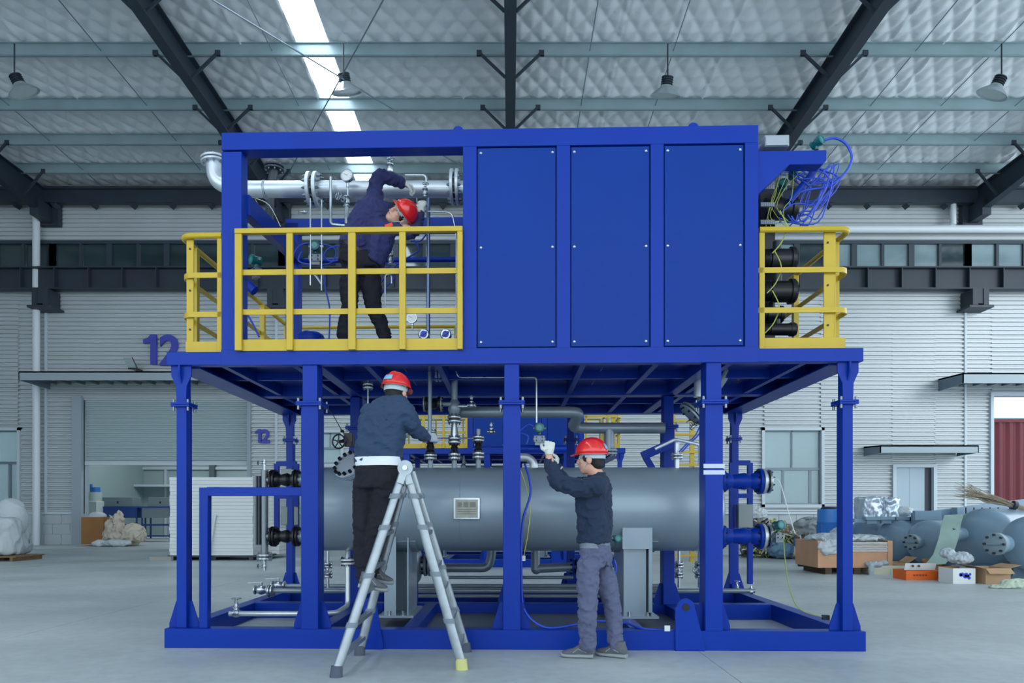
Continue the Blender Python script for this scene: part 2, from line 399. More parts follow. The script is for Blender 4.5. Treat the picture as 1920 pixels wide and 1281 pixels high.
canopy('grey metal canopy above the big open doorway with the red container', wx(1797, 24.3), wx(2160, 24.3), wz(702, 24.3), 1.4, .35)
# roof ---------------------------------------------------------------------
MS = .039
def roof_z(y): return 12.78+MS*(WD-y)
ceil = struct('ceiling')
def roof_mesh():
    x = np.arange(-20, 26.001, .052); y = np.arange(8.0, WD+.01, .052); X, Y = np.meshgrid(x, y)
    p = .52
    a_ = np.abs(((X+Y*.62)/p) % 1-.5)*2; b2 = np.abs(((X-Y*.62)/p) % 1-.5)*2
    seam = lambda q: np.clip((q-.80)/.20, 0, 1)**1.5
    rng = np.random.RandomState(3)
    sag = .03*np.sin(X*.9+Y*.5)*np.sin(Y*1.7)
    strip = np.abs(((X+4.075) % 1.36)-.68) > .655       # long lap seams
    Z = roof_z(Y)-.06-.075*np.minimum(1-a_, 1-b2)**.7+sag*.2-.03*strip
    Z -= .005*rng.rand(*Z.shape)
    n0, n1 = X.shape
    # leave the skylight strips open
    skyl = lambda xx: ((xx > -5.40) & (xx < -4.55))
    me = bpy.data.meshes.new('insulation_blanket')
    vs_ = np.stack([X, Y, Z], -1).reshape(-1, 3)
    idx = np.arange(n0*n1).reshape(n0, n1)
    q = np.stack([idx[:-1, :-1], idx[:-1, 1:], idx[1:, 1:], idx[1:, :-1]], -1)
    keep = ~skyl((X[:-1, :-1]+.026)); q = q[keep]
    me.vertices.add(len(vs_)); me.vertices.foreach_set('co', vs_.ravel().astype('f'))
    me.loops.add(q.size); me.loops.foreach_set('vertex_index', q.ravel().astype('i'))
    me.polygons.add(len(q)); me.polygons.foreach_set('loop_start', np.arange(0, q.size, 4).astype('i'))
    me.update(calc_edges=True); me.validate(); me.shade_smooth()
    me.materials.append(mat('foil_blanket', (222, 228, 232), .5, metal=.1, bump=.06, bscale=6, var=.04, vscale=1))
    o = bpy.data.objects.new('insulation_blanket', me); C.objects.link(o); o.parent = ceil
roof_mesh()
part('roof_deck', MB().prism([(-14, roof_z(-14)), (8, roof_z(8)), (8, roof_z(8)+.1), (-14, roof_z(-14)+.1)], (-26, 0, 0), (0, 1, 0), (0, 0, 1), (20.6, 0, 0)).prism([(-14, roof_z(-14)), (8, roof_z(8)), (8, roof_z(8)+.1), (-14, roof_z(-14)+.1)], (-4.55, 0, 0), (0, 1, 0), (0, 0, 1), (30.5, 0, 0)), MATS['foil_blanket'], ceil, stuff=True)
M_SKY = mat('skylight_panel', (235, 246, 255), .5, emit=7.5)
part('skylight_panel', MB().prism([(-14, roof_z(-14)+.12), (WD, roof_z(WD)+.12), (WD, roof_z(WD)+.16), (-14, roof_z(-14)+.16)], (-5.40, 0, 0), (0, 1, 0), (0, 0, 1), (.85, 0, 0)), M_SKY, ceil)
for x in (-5.40, -4.55): part('skylight_kerb', MB().prism([(-14, roof_z(-14)-.1), (WD, roof_z(WD)-.1), (WD, roof_z(WD)+.15), (-14, roof_z(-14)+.15)], (x-.02, 0, 0), (0, 1, 0), (0, 0, 1), (.04, 0, 0)), mat('kerb_white', (225, 232, 238), .6), ceil)
PUR = [-13, -11, -9, -7, -5, -3, -1, 1, 3, 5, 7, 8.5, 10.2, 12.1, 13.9, 15.75, 18.0, 20.26, 22.04, 23.75]
M_PURL = mat('purlin_galvanised', (140, 162, 168), .45, metal=.35, var=.08, vscale=1.5)
for y in PUR:
    z = roof_z(y)-.12
    part('purlin', MB().prism([(-.07, -.30), (.0, -.30), (.0, 0), (.07, 0), (.07, -.015), (.015, -.015), (.015, -.285), (-.07, -.285)], (-26, y, z), (0, -1, 0), (0, 0, 1), (52, 0, 0)), M_PURL, ceil)
part('eave_beam', MB().box((-26, WD-.6, wz(393)), (26, WD-.35, wz(368))).box((-26, WD-.7, wz(370)), (26, WD-.2, wz(366))), M_DARK, ceil)
for i in range(38):
    x = -25.5+i*1.0*1.36
    if x < 26: part('girt_cleat', MB().prism([(-.12, 0), (.12, 0), (0, -.14)], (x, WD-.55, wz(388)-.08), (1, 0, 0), (0, 0, 1), (0, .3, 0)), M_DARK, ceil)
for x in cols[1:-1]:
    ya, yb = -14.0, WD-.3; zt = lambda y: roof_z(y)-.40; h = lambda y: .62+.25*max(0, (y-20)/5.5)
    mbw = MB().prism([(ya, zt(ya)), (yb, zt(yb)), (yb, zt(yb)-h(yb)), (20, zt(20)-h(20)), (ya, zt(ya)-h(ya))], (x-.008, 0, 0), (0, 1, 0), (0, 0, 1), (.016, 0, 0))
    r = part('rafter', mbw, M_DARK, ceil)
    mf = MB()
    for a_, c_ in ((ya, 20), (20, yb)):
        mf.beam((x, a_, zt(a_)-h(a_)), (x, c_, zt(c_)-h(c_)), .27, .03); mf.beam((x, a_, zt(a_)), (x, c_, zt(c_)), .27, .03)
    part('flange', mf, M_DARK, r)
    for y in PUR:
        for sg in (-1, 1):
            if y > 9: part('knee_brace', MB().beam((x+sg*.13, y, zt(y)-h(y)+.05), (x+sg*.75, y, roof_z(y)-.38), .06, .06).box((x+sg*.72, y-.04, roof_z(y)-.42), (x+sg*.85, y+.04, roof_z(y)-.30)), M_DARK, r)
# sag rods and cross bracing under the roof
M_ROD = mat('thin_rod', (120, 136, 148), .4, metal=.6)
for x in (-14.2, -10.3, -6.0, 2.0, 4.1, 10.2, 12.2, 14.3):
    part('sag_rod', MB().tube([(x, 9, roof_z(9)-.3), (x, WD-.5, roof_z(WD)-.3)], .012, 6), M_ROD, ceil)
for a_, c_ in (((300, -60, 13), (745, 210, 19.5)), ((735, -30, 14), (500, 400, 24.5)), ((790, 270, 20), (940, 350, 24.5))):
    part('tie_rod', MB().tube([P(*a_), P(*c_)], .016, 6), M_ROD, ceil)
wl = struct('wall_left_blocker')  # unseen side wall added to block light and darken the left
cladding_args = None
part('cladding_sheet', MB().box((-20.1, -2, 0), (-20, WD, 13.6)), M_CLAD, wl)
# high bay lamps -------------------------------------------------------------
def bay_lamp(px, py, d, tilt, label):
    top = P(px, py-48, d); top.z = roof_z(d)-.40; hd = P(px, py-20, d)
    t = thing('high_bay_lamp', label, 'lamp', hd, 'high bay lamps hanging from the roof')
    part('rod', MB().cyl(hd, top, .018), M_DARK, t)
    ax = V((tilt*.8, .35, -1)).normalized()
    mb = MB()
    for k in range(4): mb.lathe([(k*.05, .13), (k*.05+.03, .15), (k*.05+.032, .11), (k*.05+.05, .11)], hd, ax, 18)
    part('heat_sink', mb, M_DARK, t)
    part('reflector', MB().lathe([(.20, .14), (.26, .17), (.36, .30), (.42, .36), (.44, .37), (.43, .34), (.36, .27), (.24, .12)], hd, ax, 28, cap=False), mat('lamp_reflector', (170, 185, 190), .3, metal=.6), t)
    part('lens', MB().lathe([(.40, .33), (.41, .33)], hd, ax, 24), mat('lamp_lens', (190, 205, 205), .25), t)
bay_lamp(27, 160, 17.6, .5, 'leftmost high bay lamp hanging at the upper left corner')
bay_lamp(644, 157, 17.6, .15, 'high bay lamp hanging beside the bright skylight strip')
bay_lamp(1252, 163, 17.6, -.1, 'high bay lamp hanging above the blue panels')
bay_lamp(1878, 163, 17.6, -.5, 'rightmost high bay lamp hanging at the upper right corner')
# downpipe, flood light, painted numbers ---------------------------------------
solo('downpipe', MB().cyl((wx(68, 25.1), 25.1, .0), (wx(68, 25.1), 25.1, wz(400)), .12, n=20), mat('white_pvc', (205, 214, 220), .4), 'white vertical downpipe against the left part of the back wall', 'pipe')
solo('downpipe', MB().cyl((wx(1787, 25.1), 25.1, wz(430)), (wx(1787, 25.1), 25.1, wz(385)), .10, n=20), MATS['white_pvc'], 'short white pipe beside the dark bracket at upper right wall', 'pipe')
solo('wall_duct', MB().tube([(wx(1350), 25.2, wz(436)), (wx(1990), 25.2, wz(436))], .14, 16), MATS['white_pvc'], 'white horizontal pipe along the wall above the right clerestory windows', 'pipe')
fl_ = thing('flood_light', 'small flood light on a bracket above the roller door canopy', 'lamp', (wx(265), WD-.5, wz(697)))
part('housing', MB().prism([(-.14, 0), (.14, 0), (.02, .36), (-.28, .36)], (wx(266), WD-.62, wz(698)), (1, 0, 0), (0, -.3, 1), (0, .06, 0)), mat('lamp_glass', (150, 165, 168), .2), fl_)
part('lamp_frame', MB().beam((wx(266)-.14, WD-.64, wz(698)), (wx(266)+.14, WD-.64, wz(698)), .05, .05).beam((wx(266)+.16, WD-.6, wz(698)), (wx(266)+.02, WD-.7, wz(698)+.38), .03, .03).box((wx(266)-.06, WD-.6, wz(698)-.02), (wx(266)+.06, WD, wz(698)+.06)), M_BLK, fl_)
M_NUM = mat('number_blue', (60, 66, 170), .5)
def text(name, body, size, loc, rot, m, parent=None, label=None, cat=None, extr=.02, offs=0.):
    cu = bpy.data.curves.new(name, 'FONT'); cu.body = body; cu.size = size; cu.extrude = extr; cu.align_x = 'CENTER'; cu.offset = offs; cu.space_character = 1.02
    tmp = bpy.data.objects.new(name, cu); C.objects.link(tmp)
    dg = bpy.context.evaluated_depsgraph_get(); me = bpy.data.meshes.new_from_object(tmp.evaluated_get(dg)); bpy.data.objects.remove(tmp)
    me.materials.clear(); me.materials.append(m); me.name = name
    o = bpy.data.objects.new(name, me); C.objects.link(o)
    if parent: o.parent = parent; o.location = V(loc)-root_loc(parent)
    else: o.location = loc
    o.rotation_euler = rot
    if label: o['label'] = label
    if cat: o['category'] = cat
    return o
def number(label, px1, px2, py, h):
    t = thing('wall_number', label, 'sign', (wx(px1), WD-.15, wz(py)), 'blue number 12 signs on the back wall')
    part('digit_one', MB().prism([(x_*h, z_*h) for x_, z_ in ((0, .70), (0, .84), (.16, .90), (.25, 1.), (.44, 1.), (.44, 0), (.24, 0), (.24, .74))], (wx(px1), WD-.18, wz(py)), (1, 0, 0), (0, 0, 1), (0, .1, 0)), M_NUM, t)
    text('digit_two', '2', h*1.40, (wx(px2), WD-.13, wz(py)), (PI/2, 0, 0), M_NUM, t, extr=.05*h, offs=.035*h)
number('large blue number 12 mounted high on the wall above the roller door', 273, 322, 685, 1.05)
number('small blue number 12 on the wall right of the roller door', 481, 500, 831, .48)
# annex room seen under the shutter -----------------------------------------------
ann = struct('wall_annex'); AD = 33.0
zz = lambda py: CAMZ+(HY-py)/F*AD
xx = lambda px: (px-CX)/F*AD
part('wall_panel', MB().box((xx(60), AD, 0), (xx(620), AD+.1, 6)), M_ROOM, ann)
part('wall_panel', MB().box((door_x0-1.8, WD+.3, 0), (door_x0-1.7, AD, 6)), M_ROOM, ann)
part('wall_panel', MB().box((xx(620), WD+.3, 0), (xx(620)+.1, AD, 6)), M_ROOM, ann)
for px in (218, 401): part('post', MB().box((xx(px)-.12, AD-.25, 0), (xx(px)+.12, AD, 6)), mat('annex_post', (84, 96, 104), .5), ann)
part('rail', MB().box((xx(60), AD-.12, zz(881)), (xx(620), AD, zz(876))).box((xx(310), AD-.1, 0), (xx(314), AD, zz(878))), M_TRIM, ann, stuff=True)
part('shelf', MB().box((xx(100), AD-.9, zz(914)), (xx(620), AD-.1, zz(910))), M_TRIM, ann)
solo('annex_ceiling_tray', MB().box((door_x0-1.8, WD+.2, 5.6), (xx(620), AD, 5.7)), M_TRIM, 'annex room ceiling behind the roller door', None, kind='structure').name = 'ceiling_annex'
M_NAVY = mat('bench_blue', (32, 66, 130), .4)
M_BENCHG = mat('bench_grey', (112, 128, 134), .45)
def bench(px0, px1, ytop, ybot, d, label, boxpx, drawers=True):
    x0, x1 = (px0-CX)/F*d, (px1-CX)/F*d; zt = CAMZ+(HY-ytop)/F*d
    t = thing('workbench', label, 'workbench', ((x0+x1)/2, d, 0), 'workbenches in the annex room')
    part('bench_top', MB().box((x0, d-.4, zt-.06), (x1, d+.4, zt)), M_NAVY, t)
    for x in (x0+.05, x1-.1):
        for y in (d-.36, d+.32): part('leg', MB().box((x, y, .1), (x+.05, y+.05, zt-.06)), M_NAVY, t)
    part('stretcher', MB().box((x0+.05, d-.34, .2), (x1-.05, d-.3, .25)).box((x0+.05, d-.34, zt*.45), (x1-.05, d-.3, zt*.5)), M_NAVY, t)
    part('drawer_unit', MB().box((x0+.1, d-.38, zt-.45), (x1-.1, d+.3, zt-.06)), M_NAVY if drawers else M_BENCHG, t)
    for k in (x0+.1, x1-.1): part('caster', MB().cyl((k, d-.33, .05), (k+.04, d-.33, .05), .05, n=10), M_BLK, t)
    a_, c_, yt = boxpx; a_, c_ = (a_-CX)/F*d, (c_-CX)/F*d
    b2 = thing('equipment_box', label.replace('workbench', 'equipment box on the workbench').replace('standing ', ''), 'box', ((a_+c_)/2, d, zt))
    part('housing', MB().box((a_, d-.3, zt), (c_, d+.3, CAMZ+(HY-yt)/F*d)), M_BENCHG, b2, bevel=.01)
    part('latch', MB().box(((a_+c_)/2-.03, d-.31, zt+.12), ((a_+c_)/2+.03, d-.29, zt+.2)), M_BLK, b2)
bench(193, 268, 950, 1010, 28.5, 'blue workbench standing at the left inside the annex', (200, 257, 933))
bench(271, 330, 950, 1006, 28.5, 'blue workbench standing at the right inside the annex', (285, 330, 933), False)
mch = thing('small_machine', 'small pale machine with a blue motor at the left of the annex', 'machine', (xx(172), 28, 0))
dd = 28.0; q = lambda px, py: V(((px-CX)/F*dd, dd, CAMZ+(HY-py)/F*dd))
part('body', MB().box((q(162,0).x, dd-.3, 0), (q(190,0).x, dd+.3, q(0, 940).z)), mat('machine_pale', (178, 194, 192), .5), mch, bevel=.03)
part('hopper', MB().lathe([(0, .25), (.3, .3), (.35, .3)], (q(176,0).x, dd, q(0,940).z), (0,0,1), 16), MATS['machine_pale'], mch)
part('motor', MB().cyl(q(179, 936), q(179, 914), .17).cyl(q(171, 934), q(171, 908), .05), mat('motor_blue', (40, 110, 190), .4), mch)
area('annex_fill', ((door_x0+door_x1)/2, 29, 5.4), ((door_x0+door_x1)/2, 30.5, 0), 7, 4, 330)   # unseen light added to brighten the annex
# red shipping container and grey building outside the open door at right ---------------
cd = 32.0; q = lambda px, py: V(((px-CX)/F*cd, cd, CAMZ+(HY-py)/F*cd))
ctn = thing('shipping_container', 'dark red shipping container standing outside the open doorway', 'container', (q(1900,0).x+4, cd, 0))
mb = MB(); x = q(1800, 0).x; z0, z1 = 0.1, q(0, 792).z
M_CTN = mat('container_red', (104, 24, 36), .5, var=.1, vscale=2)
vs_ = []; fs = []; k = 0
while x < q(2300, 0).x:
    for o_, w_ in ((0, .18), (.08, .07), (.08, .14), (0, .07)): vs_ += [(x, cd+o_, z0), (x, cd+o_, z1)]; x += w_
for i in range(len(vs_)//2-1): fs.append((2*i, 2*i+2, 2*i+3, 2*i+1))
mb.add(vs_, fs); part('side_wall', mb, M_CTN, ctn, smooth=0)
part('rail', MB().box((q(1800,0).x, cd-.03, z1), (q(2300,0).x, cd+.1, z1+.14)).box((q(1800,0).x, cd-.03, 0), (q(2300,0).x, cd+.1, .2)).box((q(1800,0).x, cd+.1, z1+.1), (q(2300,0).x, cd+2.4, z1+.13)), M_CTN, ctn)
solo('grey_shed', MB().box((q(1780,0).x, 38, 0), (30, 44, 6.2)), mat('shed_grey', (120, 140, 146), .7), 'plain grey building behind the red container outside', 'building')
# ================================================================== the big blue skid
BT, DT, DB, MT = .162, 2.476, 2.366, 4.305        # base beam top, deck top, deck underside, module top
def sbox(px0, px1, t0, t1, z0, z1, tm=None):
    tt = t0 if tm is None else tm
    return MB(W).box((sx(px0, tt), t0, z0), (sx(px1, tt), t1, z1))
skid = thing('equipment_skid', 'large two-storey blue steel process skid frame in the middle of the hall', 'skid', W(0, 1.5, 0))
SL, SR = sx(308), sx(1624)
def bpart(name, mb, parent=None, m=None, bevel=.004, **k): return part(name, mb, m or M_BLUE, parent or skid, bevel=bevel, **k)
# base frame
bpart('base_beam', MB(W).box((SL, 0, 0), (SR, .14, BT)))
bpart('base_beam', MB(W).box((SL, 3.0, 0), (SR, 3.14, BT)))
bpart('base_beam', MB(W).box((SL, .14, 0), (SL+.14, 3.0, BT)))
bpart('base_beam', MB(W).box((SR-.14, .14, 0), (SR, 3.0, BT)))
bpart('base_beam', MB(W).box((SL+.14, 1.72, 0), (SR-.14, 1.86, BT)))
for px in (595, 765, 945, 1200, 1345):
    s = sx(px); bpart('cross_beam', MB(W).box((s-.06, .14, 0), (s+.06, 1.72, BT)))
for px in (675, 960, 1250):
    s = sx(px); bpart('cross_beam', MB(W).box((s-.05, 1.86, 0), (s+.05, 3.0, BT)))
# drip tray between the base beams
part('floor_pan', MB(W).box((sx(602), .14, .05), (sx(1330), 1.72, .06)), mat('skid_pan', (96, 108, 120), .5, metal=.3, var=.1), skid)
# lifting lugs: plates with a hole
def lug(px0, px1, ztop, tl, t=-.025):
    a, c = sx(px0), sx(px1); w = c-a; r = w*.30
    cx, cz = a+w*.36, ztop-r; poly = [(a-tl, 0), (a, cz)]
    poly += [(cx-r*math.cos(k*PI/10), cz+r*math.sin(k*PI/10)) for k in range(11)]
    poly += [(c, .05), (c, 0)]
    o = bpart('lifting_lug', MB(W).prism(poly, (0, t, 0), (1, 0, 0), (0, 0, 1), (0, .024, 0)), bevel=.003)
    bpart('lug_hole_ring', MB(W).lathe([(0, r*.42), (.012, r*.42)], (cx, t-.006, cz), (0, 1, 0), 20), o, mat('lug_hole_dark', (8, 12, 30), .6), bevel=0)
lug(1265, 1320, sz(1290, 1122), 0)
lug(682, 719, sz(700, 1120), 0)
# posts ------------------------------------------------------------------
def post(s, t, w, dp, zf, name='post', wu=None):
    p = bpart(name, MB(W).box((s-w/2, t, BT), (s+w/2, t+dp, zf-.015)))
    wu = wu or w*.86
    bpart('upper_post', MB(W).box((s-wu/2, t+.01, zf+.015), (s+wu/2, t+dp-.01, DB)), p)
    bpart('splice_flange', MB(W).box((s-w/2-.035, t-.03, zf-.018), (s+w/2+.035, t+dp+.03, zf-.001)).box((s-w/2-.035, t-.03, zf+.001), (s+w/2+.035, t+dp+.03, zf+.018)), p, bevel=.002)
    mb = MB(W)
    for a in (-1, 1):
        for b in (-.012, dp+.012): mb.cyl((s+a*(w/2+.018), t+b, zf-.05), (s+a*(w/2+.018), t+b, zf+.045), .011, n=8)
    part('splice_bolts', mb, M_BOLT, p, stuff=True)
    for a in (-1, 1):
        bpart('gusset', MB(W).prism([(0, 0), (a*.085, 0), (a*.085, .03), (a*.025, .22), (0, .22)], (s+a*w/2, t+dp/2-.006, BT), (1, 0, 0), (0, 0, 1), (0, .012, 0)), p, bevel=0)
    return p
zF = sz(580, 757)
for px in (583, 959.5, 1339): post(sx(px)-.012 if px < 900 else sx(px), .0, .145, .19, zF)
T2 = 1.67
for px in (583, 959.5, 1339): post(sx(px), T2, .12, .16, zF)
# corner posts, with flared heads
for px, t in ((336, .04), (1594, .04), (338, 2.95), (1592, 2.95)):
    s = sx(px); p = post(s, t, .085, .11, zF, 'corner_post')
    bpart('post_head', MB(W).prism([(-.04, 0), (.04, 0), (.045, .17), (.085, .26), (.085, .34), (-.085, .34), (-.085, .26), (-.045, .17)], (s, t-.005, DB-.34), (1, 0, 0), (0, 0, 1), (0, .014, 0)), p, bevel=0)
    bpart('post_head', MB(W).prism([(-.05, 0), (.05, 0), (.05, .17), (.1, .26), (.1, .34), (-.1, .34), (-.1, .26), (-.05, .17)], (s-.007, t+.055, DB-.34), (0, 1, 0), (0, 0, 1), (.014, 0, 0)), p, bevel=0)
s = sx(1070, 3.0); post(s, 2.98, .10, .12, zF)
# deck --------------------------------------------------------------------
for t0, t1 in ((0, .10), (1.62, 1.78), (3.0, 3.12)):
    bpart('deck_beam', MB(W).box((SL+.02, t0, DB), (SR-.02, t1, DT)))
for s0 in (SL+.02, SR-.12, sx(583)-.03, sx(1339)-.03):
    bpart('deck_beam', MB(W).box((s0, .1, DB-.0), (s0+.10, 3.0, DT)))
for s0 in (SL+.02, SR-.26): bpart('deck_flange', MB(W).box((s0, .1, DB-.012), (s0+.24, 3.0, DB)), bevel=0)
k = 0
n = 9
for i in range(n):
    s = SL+.45+(SR-SL-.9)*i/(n-1)
    bpart('joist', MB(W).box((s-.025, .1, DB+.01), (s+.025, 3.0, DT-.012)), bevel=0)
for t in (.85, 2.4): bpart('joist', MB(W).box((SL+.1, t, DB+.03), (SR-.1, t+.05, DT-.012)), bevel=0)
M_DECKU = mat('deck_plate_blue', (24, 44, 120), .22, coat=.4)
zc = [SL+.03, sx(583), sx(735), sx(959), sx(1150), sx(1339), SR-.03]
for i in range(6): bpart('deck_plate', MB(W).box((zc[i]+.003, .02, DT-.012), (zc[i+1]-.003, 3.1, DT-.001)), m=M_DECKU, bevel=0)
# upper module ---------------------------------------------------------------
ML, MR = sx(415), sx(1422); mt = .14
O1 = sx(453); O2 = sx(868)
bpart('module_post', MB(W).box((ML, 0, DT), (O1, mt, MT-.16)))
bpart('module_beam', MB(W).box((ML, 0, MT-.145), (MR, mt+.01, MT)))
bpart('module_sill', MB(W).box((ML, -.006, DB-.004), (MR, .0, DT+.015)), bevel=.002)
cuts = [868, 893.5, 1044, 1069, 1220, 1244.5, 1397, 1422]
fr = [(cuts[0], cuts[1]), (cuts[2], cuts[3]), (cuts[4], cuts[5]), (cuts[6], cuts[7])]
for a, c in fr: bpart('module_post', MB(W).box((sx(a), 0, DT), (sx(c), mt, MT-.145)), bevel=.002)
for i, (a, c) in enumerate(((893.5, 1044), (1069, 1220), (1244.5, 1397))):
    z0, z1 = DT+.028, MT-.155
    bpart('panel_backing', MB(W).box((sx(a), .035, DT), (sx(c), .09, MT-.145)), bevel=0, m=M_PANEL)
    pn = bpart('side_panel', MB(W).box((sx(a)+.009, .012, z0), (sx(c)-.009, .03, z1)), m=M_PANEL, bevel=.003)
    for ss in (sx(a)+.035, sx(c)-.035):
        for zz_ in (z0+.04, (z0+z1)/2, z1-.04):
            part('screw', MB(W).lathe([(0, .011), (-.004, .012), (-.009, .006)], (ss, .012, zz_), (0, 1, 0), 8), M_STEEL, pn)
RT = 1.70
bpart('module_post', MB(W).box((ML, RT, DT), (ML+.14, RT+.14, MT-.06)))
bpart('module_post', MB(W).box((MR-.14, RT, DT), (MR, RT+.14, MT-.06)))
bpart('module_post', MB(W).box((sx(880), RT, DT), (sx(880)+.14, RT+.14, MT-.06)))
bpart('module_beam', MB(W).box((ML, RT, MT-.15), (MR, RT+.14, MT-.02)))
bpart('cross_rail', MB(W).tube([(ML+.1, RT+.05, 3.85), (O2+.05, RT+.05, 3.85)], .028, 12), bevel=0)
bpart('side_brace', MB().beam(S(458, 384, .12), S(556, 478, RT), .09, .17))
bpart('module_roof_plate', MB(W).box((O2+.02, .02, MT-.03), (MR-.02, RT+.12, MT-.008)), bevel=0)
bpart('module_side_wall', MB(W).box((MR-.03, .14, 3.55), (MR-.01, .75, MT-.03)), bevel=0)
bpart('partition_wall', MB(W).box((O2+.005, .14, DT), (O2+.03, RT, MT-.14)), bevel=0)
for px in (858, 1303): bpart('lifting_eye', MB(W).lathe([(0, .045), (.015, .045)], (sx(px), .05, MT+.01), (0, 1, 0), 16), bevel=0)
# bracket arm on the right with the grey box
bpart('cantilever_arm', MB(W).prism([(0, 0), (sx(1552)-MR, 0), (sx(1552)-MR, -.085), (sx(1545)-MR, -.115), (.26, -.115), (0, -.36)], (MR, .02, sz(1480, 280)), (1, 0, 0), (0, 0, 1), (0, .12, 0)))
# left guard pipe frame (bent rectangular hoop)
bpart('guard_hoop', MB(W).box((sx(370), .03, BT), (sx(386), .105, sz(377, 914))).box((sx(386), .03, sz(377, 930)), (sx(566), .105, sz(377, 914))), bevel=.004)
# tape bands on the right post
for y0, y1 in ((870, 878), (882, 890)):
    bpart('tape_band', MB(W).box((sx(1320)-.004, -.003, sz(1339, y1)), (sx(1358)+.004, .0, sz(1339, y0))), m=mat('white_tape', (190, 200, 215), .5), bevel=0)
# yellow railings ----------------------------------------------------------------
def rail_thing(label): return thing('guard_rail', label, 'railing', W(0, 0, DT), 'yellow guard rails on the blue skid')
RZ = [3.462, 3.13, 2.80]       # three rail heights
def ypart(name, mb, p, bevel=.003): return part(name, mb, M_YEL, p, bevel=bevel)
fr_ = rail_thing('yellow guard rail across the front opening before the upper worker')
a, c = sx(444), sx(868)
ypart('top_rail', MB(W).box((a, -.055, RZ[0]-.02), (c, -.005, RZ[0]+.022)), fr_)
for z in RZ[1:]: ypart('mid_rail', MB(W).box((a, -.02, z-.023), (c, -.008, z+.023)), fr_, .001)
ypart('kick_plate', MB(W).box((a, -.02, DT+.0), (c, -.006, DT+.095)), fr_, .001)
for p0, p1 in ((444, 457), (540, 552), (655, 669), (750, 762), (858, 868)):
    ypart('post', MB(W).box((sx(p0), -.05, DT-.0), (sx(p1), -.02, RZ[0]-.02)), fr_)
def side_rail(sgn, so, si, tmax, label, wide):
    r = rail_thing(label); t0 = .04; R = .10
    # flat bars and the round top rail: from the module, round the corner, then back
    pts = [(si, t0), (so-sgn*R, t0)]+[(so-sgn*R+sgn*R*math.sin(k*PI/12), t0+R-R*math.cos(k*PI/12)) for k in range(1, 7)]+[(so, tmax)]
    ypart('top_rail', MB(W).tube([(s_, t_, RZ[0]) for s_, t_ in pts], .024, 10), r, 0)
    for z in RZ[1:]:
        mb = MB(W); n_ = len(pts)
        vs_ = []; fs = []
        for s_, t_ in pts: vs_ += [(s_, t_, z-.022), (s_, t_, z+.022), (s_-sgn*.008, t_+.008, z+.022), (s_-sgn*.008, t_+.008, z-.022)]
        for i in range(n_-1):
            for q_ in range(4): fs.append((4*i+q_, 4*i+(q_+1) % 4, 4*i+4+(q_+1) % 4, 4*i+4+q_))
        mb.add(vs_, fs); part('mid_rail', mb, M_YEL, r)
    ypart('kick_plate', MB(W).box((si, t0+.02, DT), (so-sgn*.05, t0+.03, DT+.1)).box((so-sgn*.05, t0+.02, DT), (so-sgn*.04, tmax, DT+.1)), r, .001)
    ypart('post', MB(W).box((si, t0, DT), (si+sgn*.045, t0+.02, RZ[0])), r)
    PW = .085 if sgn > 0 else .05
    s_ = wide; ypart('post', MB(W).box((s_, t0+.03, DT), (s_+sgn*PW, t0+.045, RZ[0]-.01)).box((s_+sgn*PW, t0+.03, DT), (s_+sgn*(PW+.012), t0+.085, RZ[0]-.01)), r)
    mb = MB(W)
    for z in (RZ[0]-.1, RZ[1]-.12, RZ[2]-.12):
        mb.cyl((s_+sgn*.03, t0+.024, z), (s_+sgn*.03, t0+.03, z), .009, n=8)
    part('bolt_holes', mb, M_BLK, r, stuff=True)
    t_ = t0+.22
    while t_ < tmax:
        ypart('post', MB(W).box((so-sgn*.05, t_, DT), (so+sgn*.003, t_+.055, RZ[0]-.02)), r); t_ += .85
    return r
side_rail(-1, sx(333), sx(413), 2.95, 'yellow guard rail with a rounded corner on the left deck edge', sx(356))
side_rail(1, sx(1601), sx(1427), 2.95, 'yellow guard rail with a rounded corner on the right deck edge', sx(1552))
rr = rail_thing('yellow guard rail along the rear edge of the upper deck')
a, c = sx(345), sx(1585)
ypart('top_rail', MB(W).tube([(a, 3.02, RZ[0]), (c, 3.02, RZ[0])], .022, 10), rr, 0)
for z in RZ[1:]: ypart('mid_rail', MB(W).box((a, 3.01, z-.02), (c, 3.02, z+.02)), rr, 0)
for i in range(9): ypart('post', MB(W).box((a+(c-a)*i/8-.02, 3.0, DT), (a+(c-a)*i/8+.02, 3.04, RZ[0])), rr)

# vessel -------------------------------------------------------------------------
TV = 1.02; VR = .402; VZ = sz(957, 955, TV); va, vb = sx(604, TV), sx(1318, TV)
ves = thing('pressure_vessel', 'large grey horizontal cylindrical pressure vessel inside the blue skid', 'vessel', W(0, TV, BT))
head = lambda sgn: [(-sgn*VR*.5*math.cos(a_), VR*math.sin(a_)) for a_ in (0.02, .25, .5, .75, 1.0, 1.25, 1.45)]
prof = [(-VR*.45*math.cos(a_), max(.002, VR*math.sin(a_))) for a_ in (0, .25, .5, .75, 1., 1.25, 1.45)]
Lv = vb-va
prof += [(0, VR), (Lv*.33, VR), (Lv*.66, VR), (Lv, VR)]+[(Lv+VR*.45*math.cos(a_), max(.002, VR*math.sin(a_))) for a_ in (1.45, 1.25, 1., .75, .5, .25, 0)]
part('shell', MB(W).lathe(prof, (va, TV, VZ), (1, 0, 0), 64), M_VES, ves, smooth=30)
for px in (598, 862, 1095, 1312):
    s_ = sx(px, TV-.3); part('weld_seam', MB(W).lathe([(0, VR+.0), (.003, VR+.0025), (.008, VR+.0025), (.011, VR)], (s_, TV, VZ), (1, 0, 0), 64, cap=False), M_VES, ves)
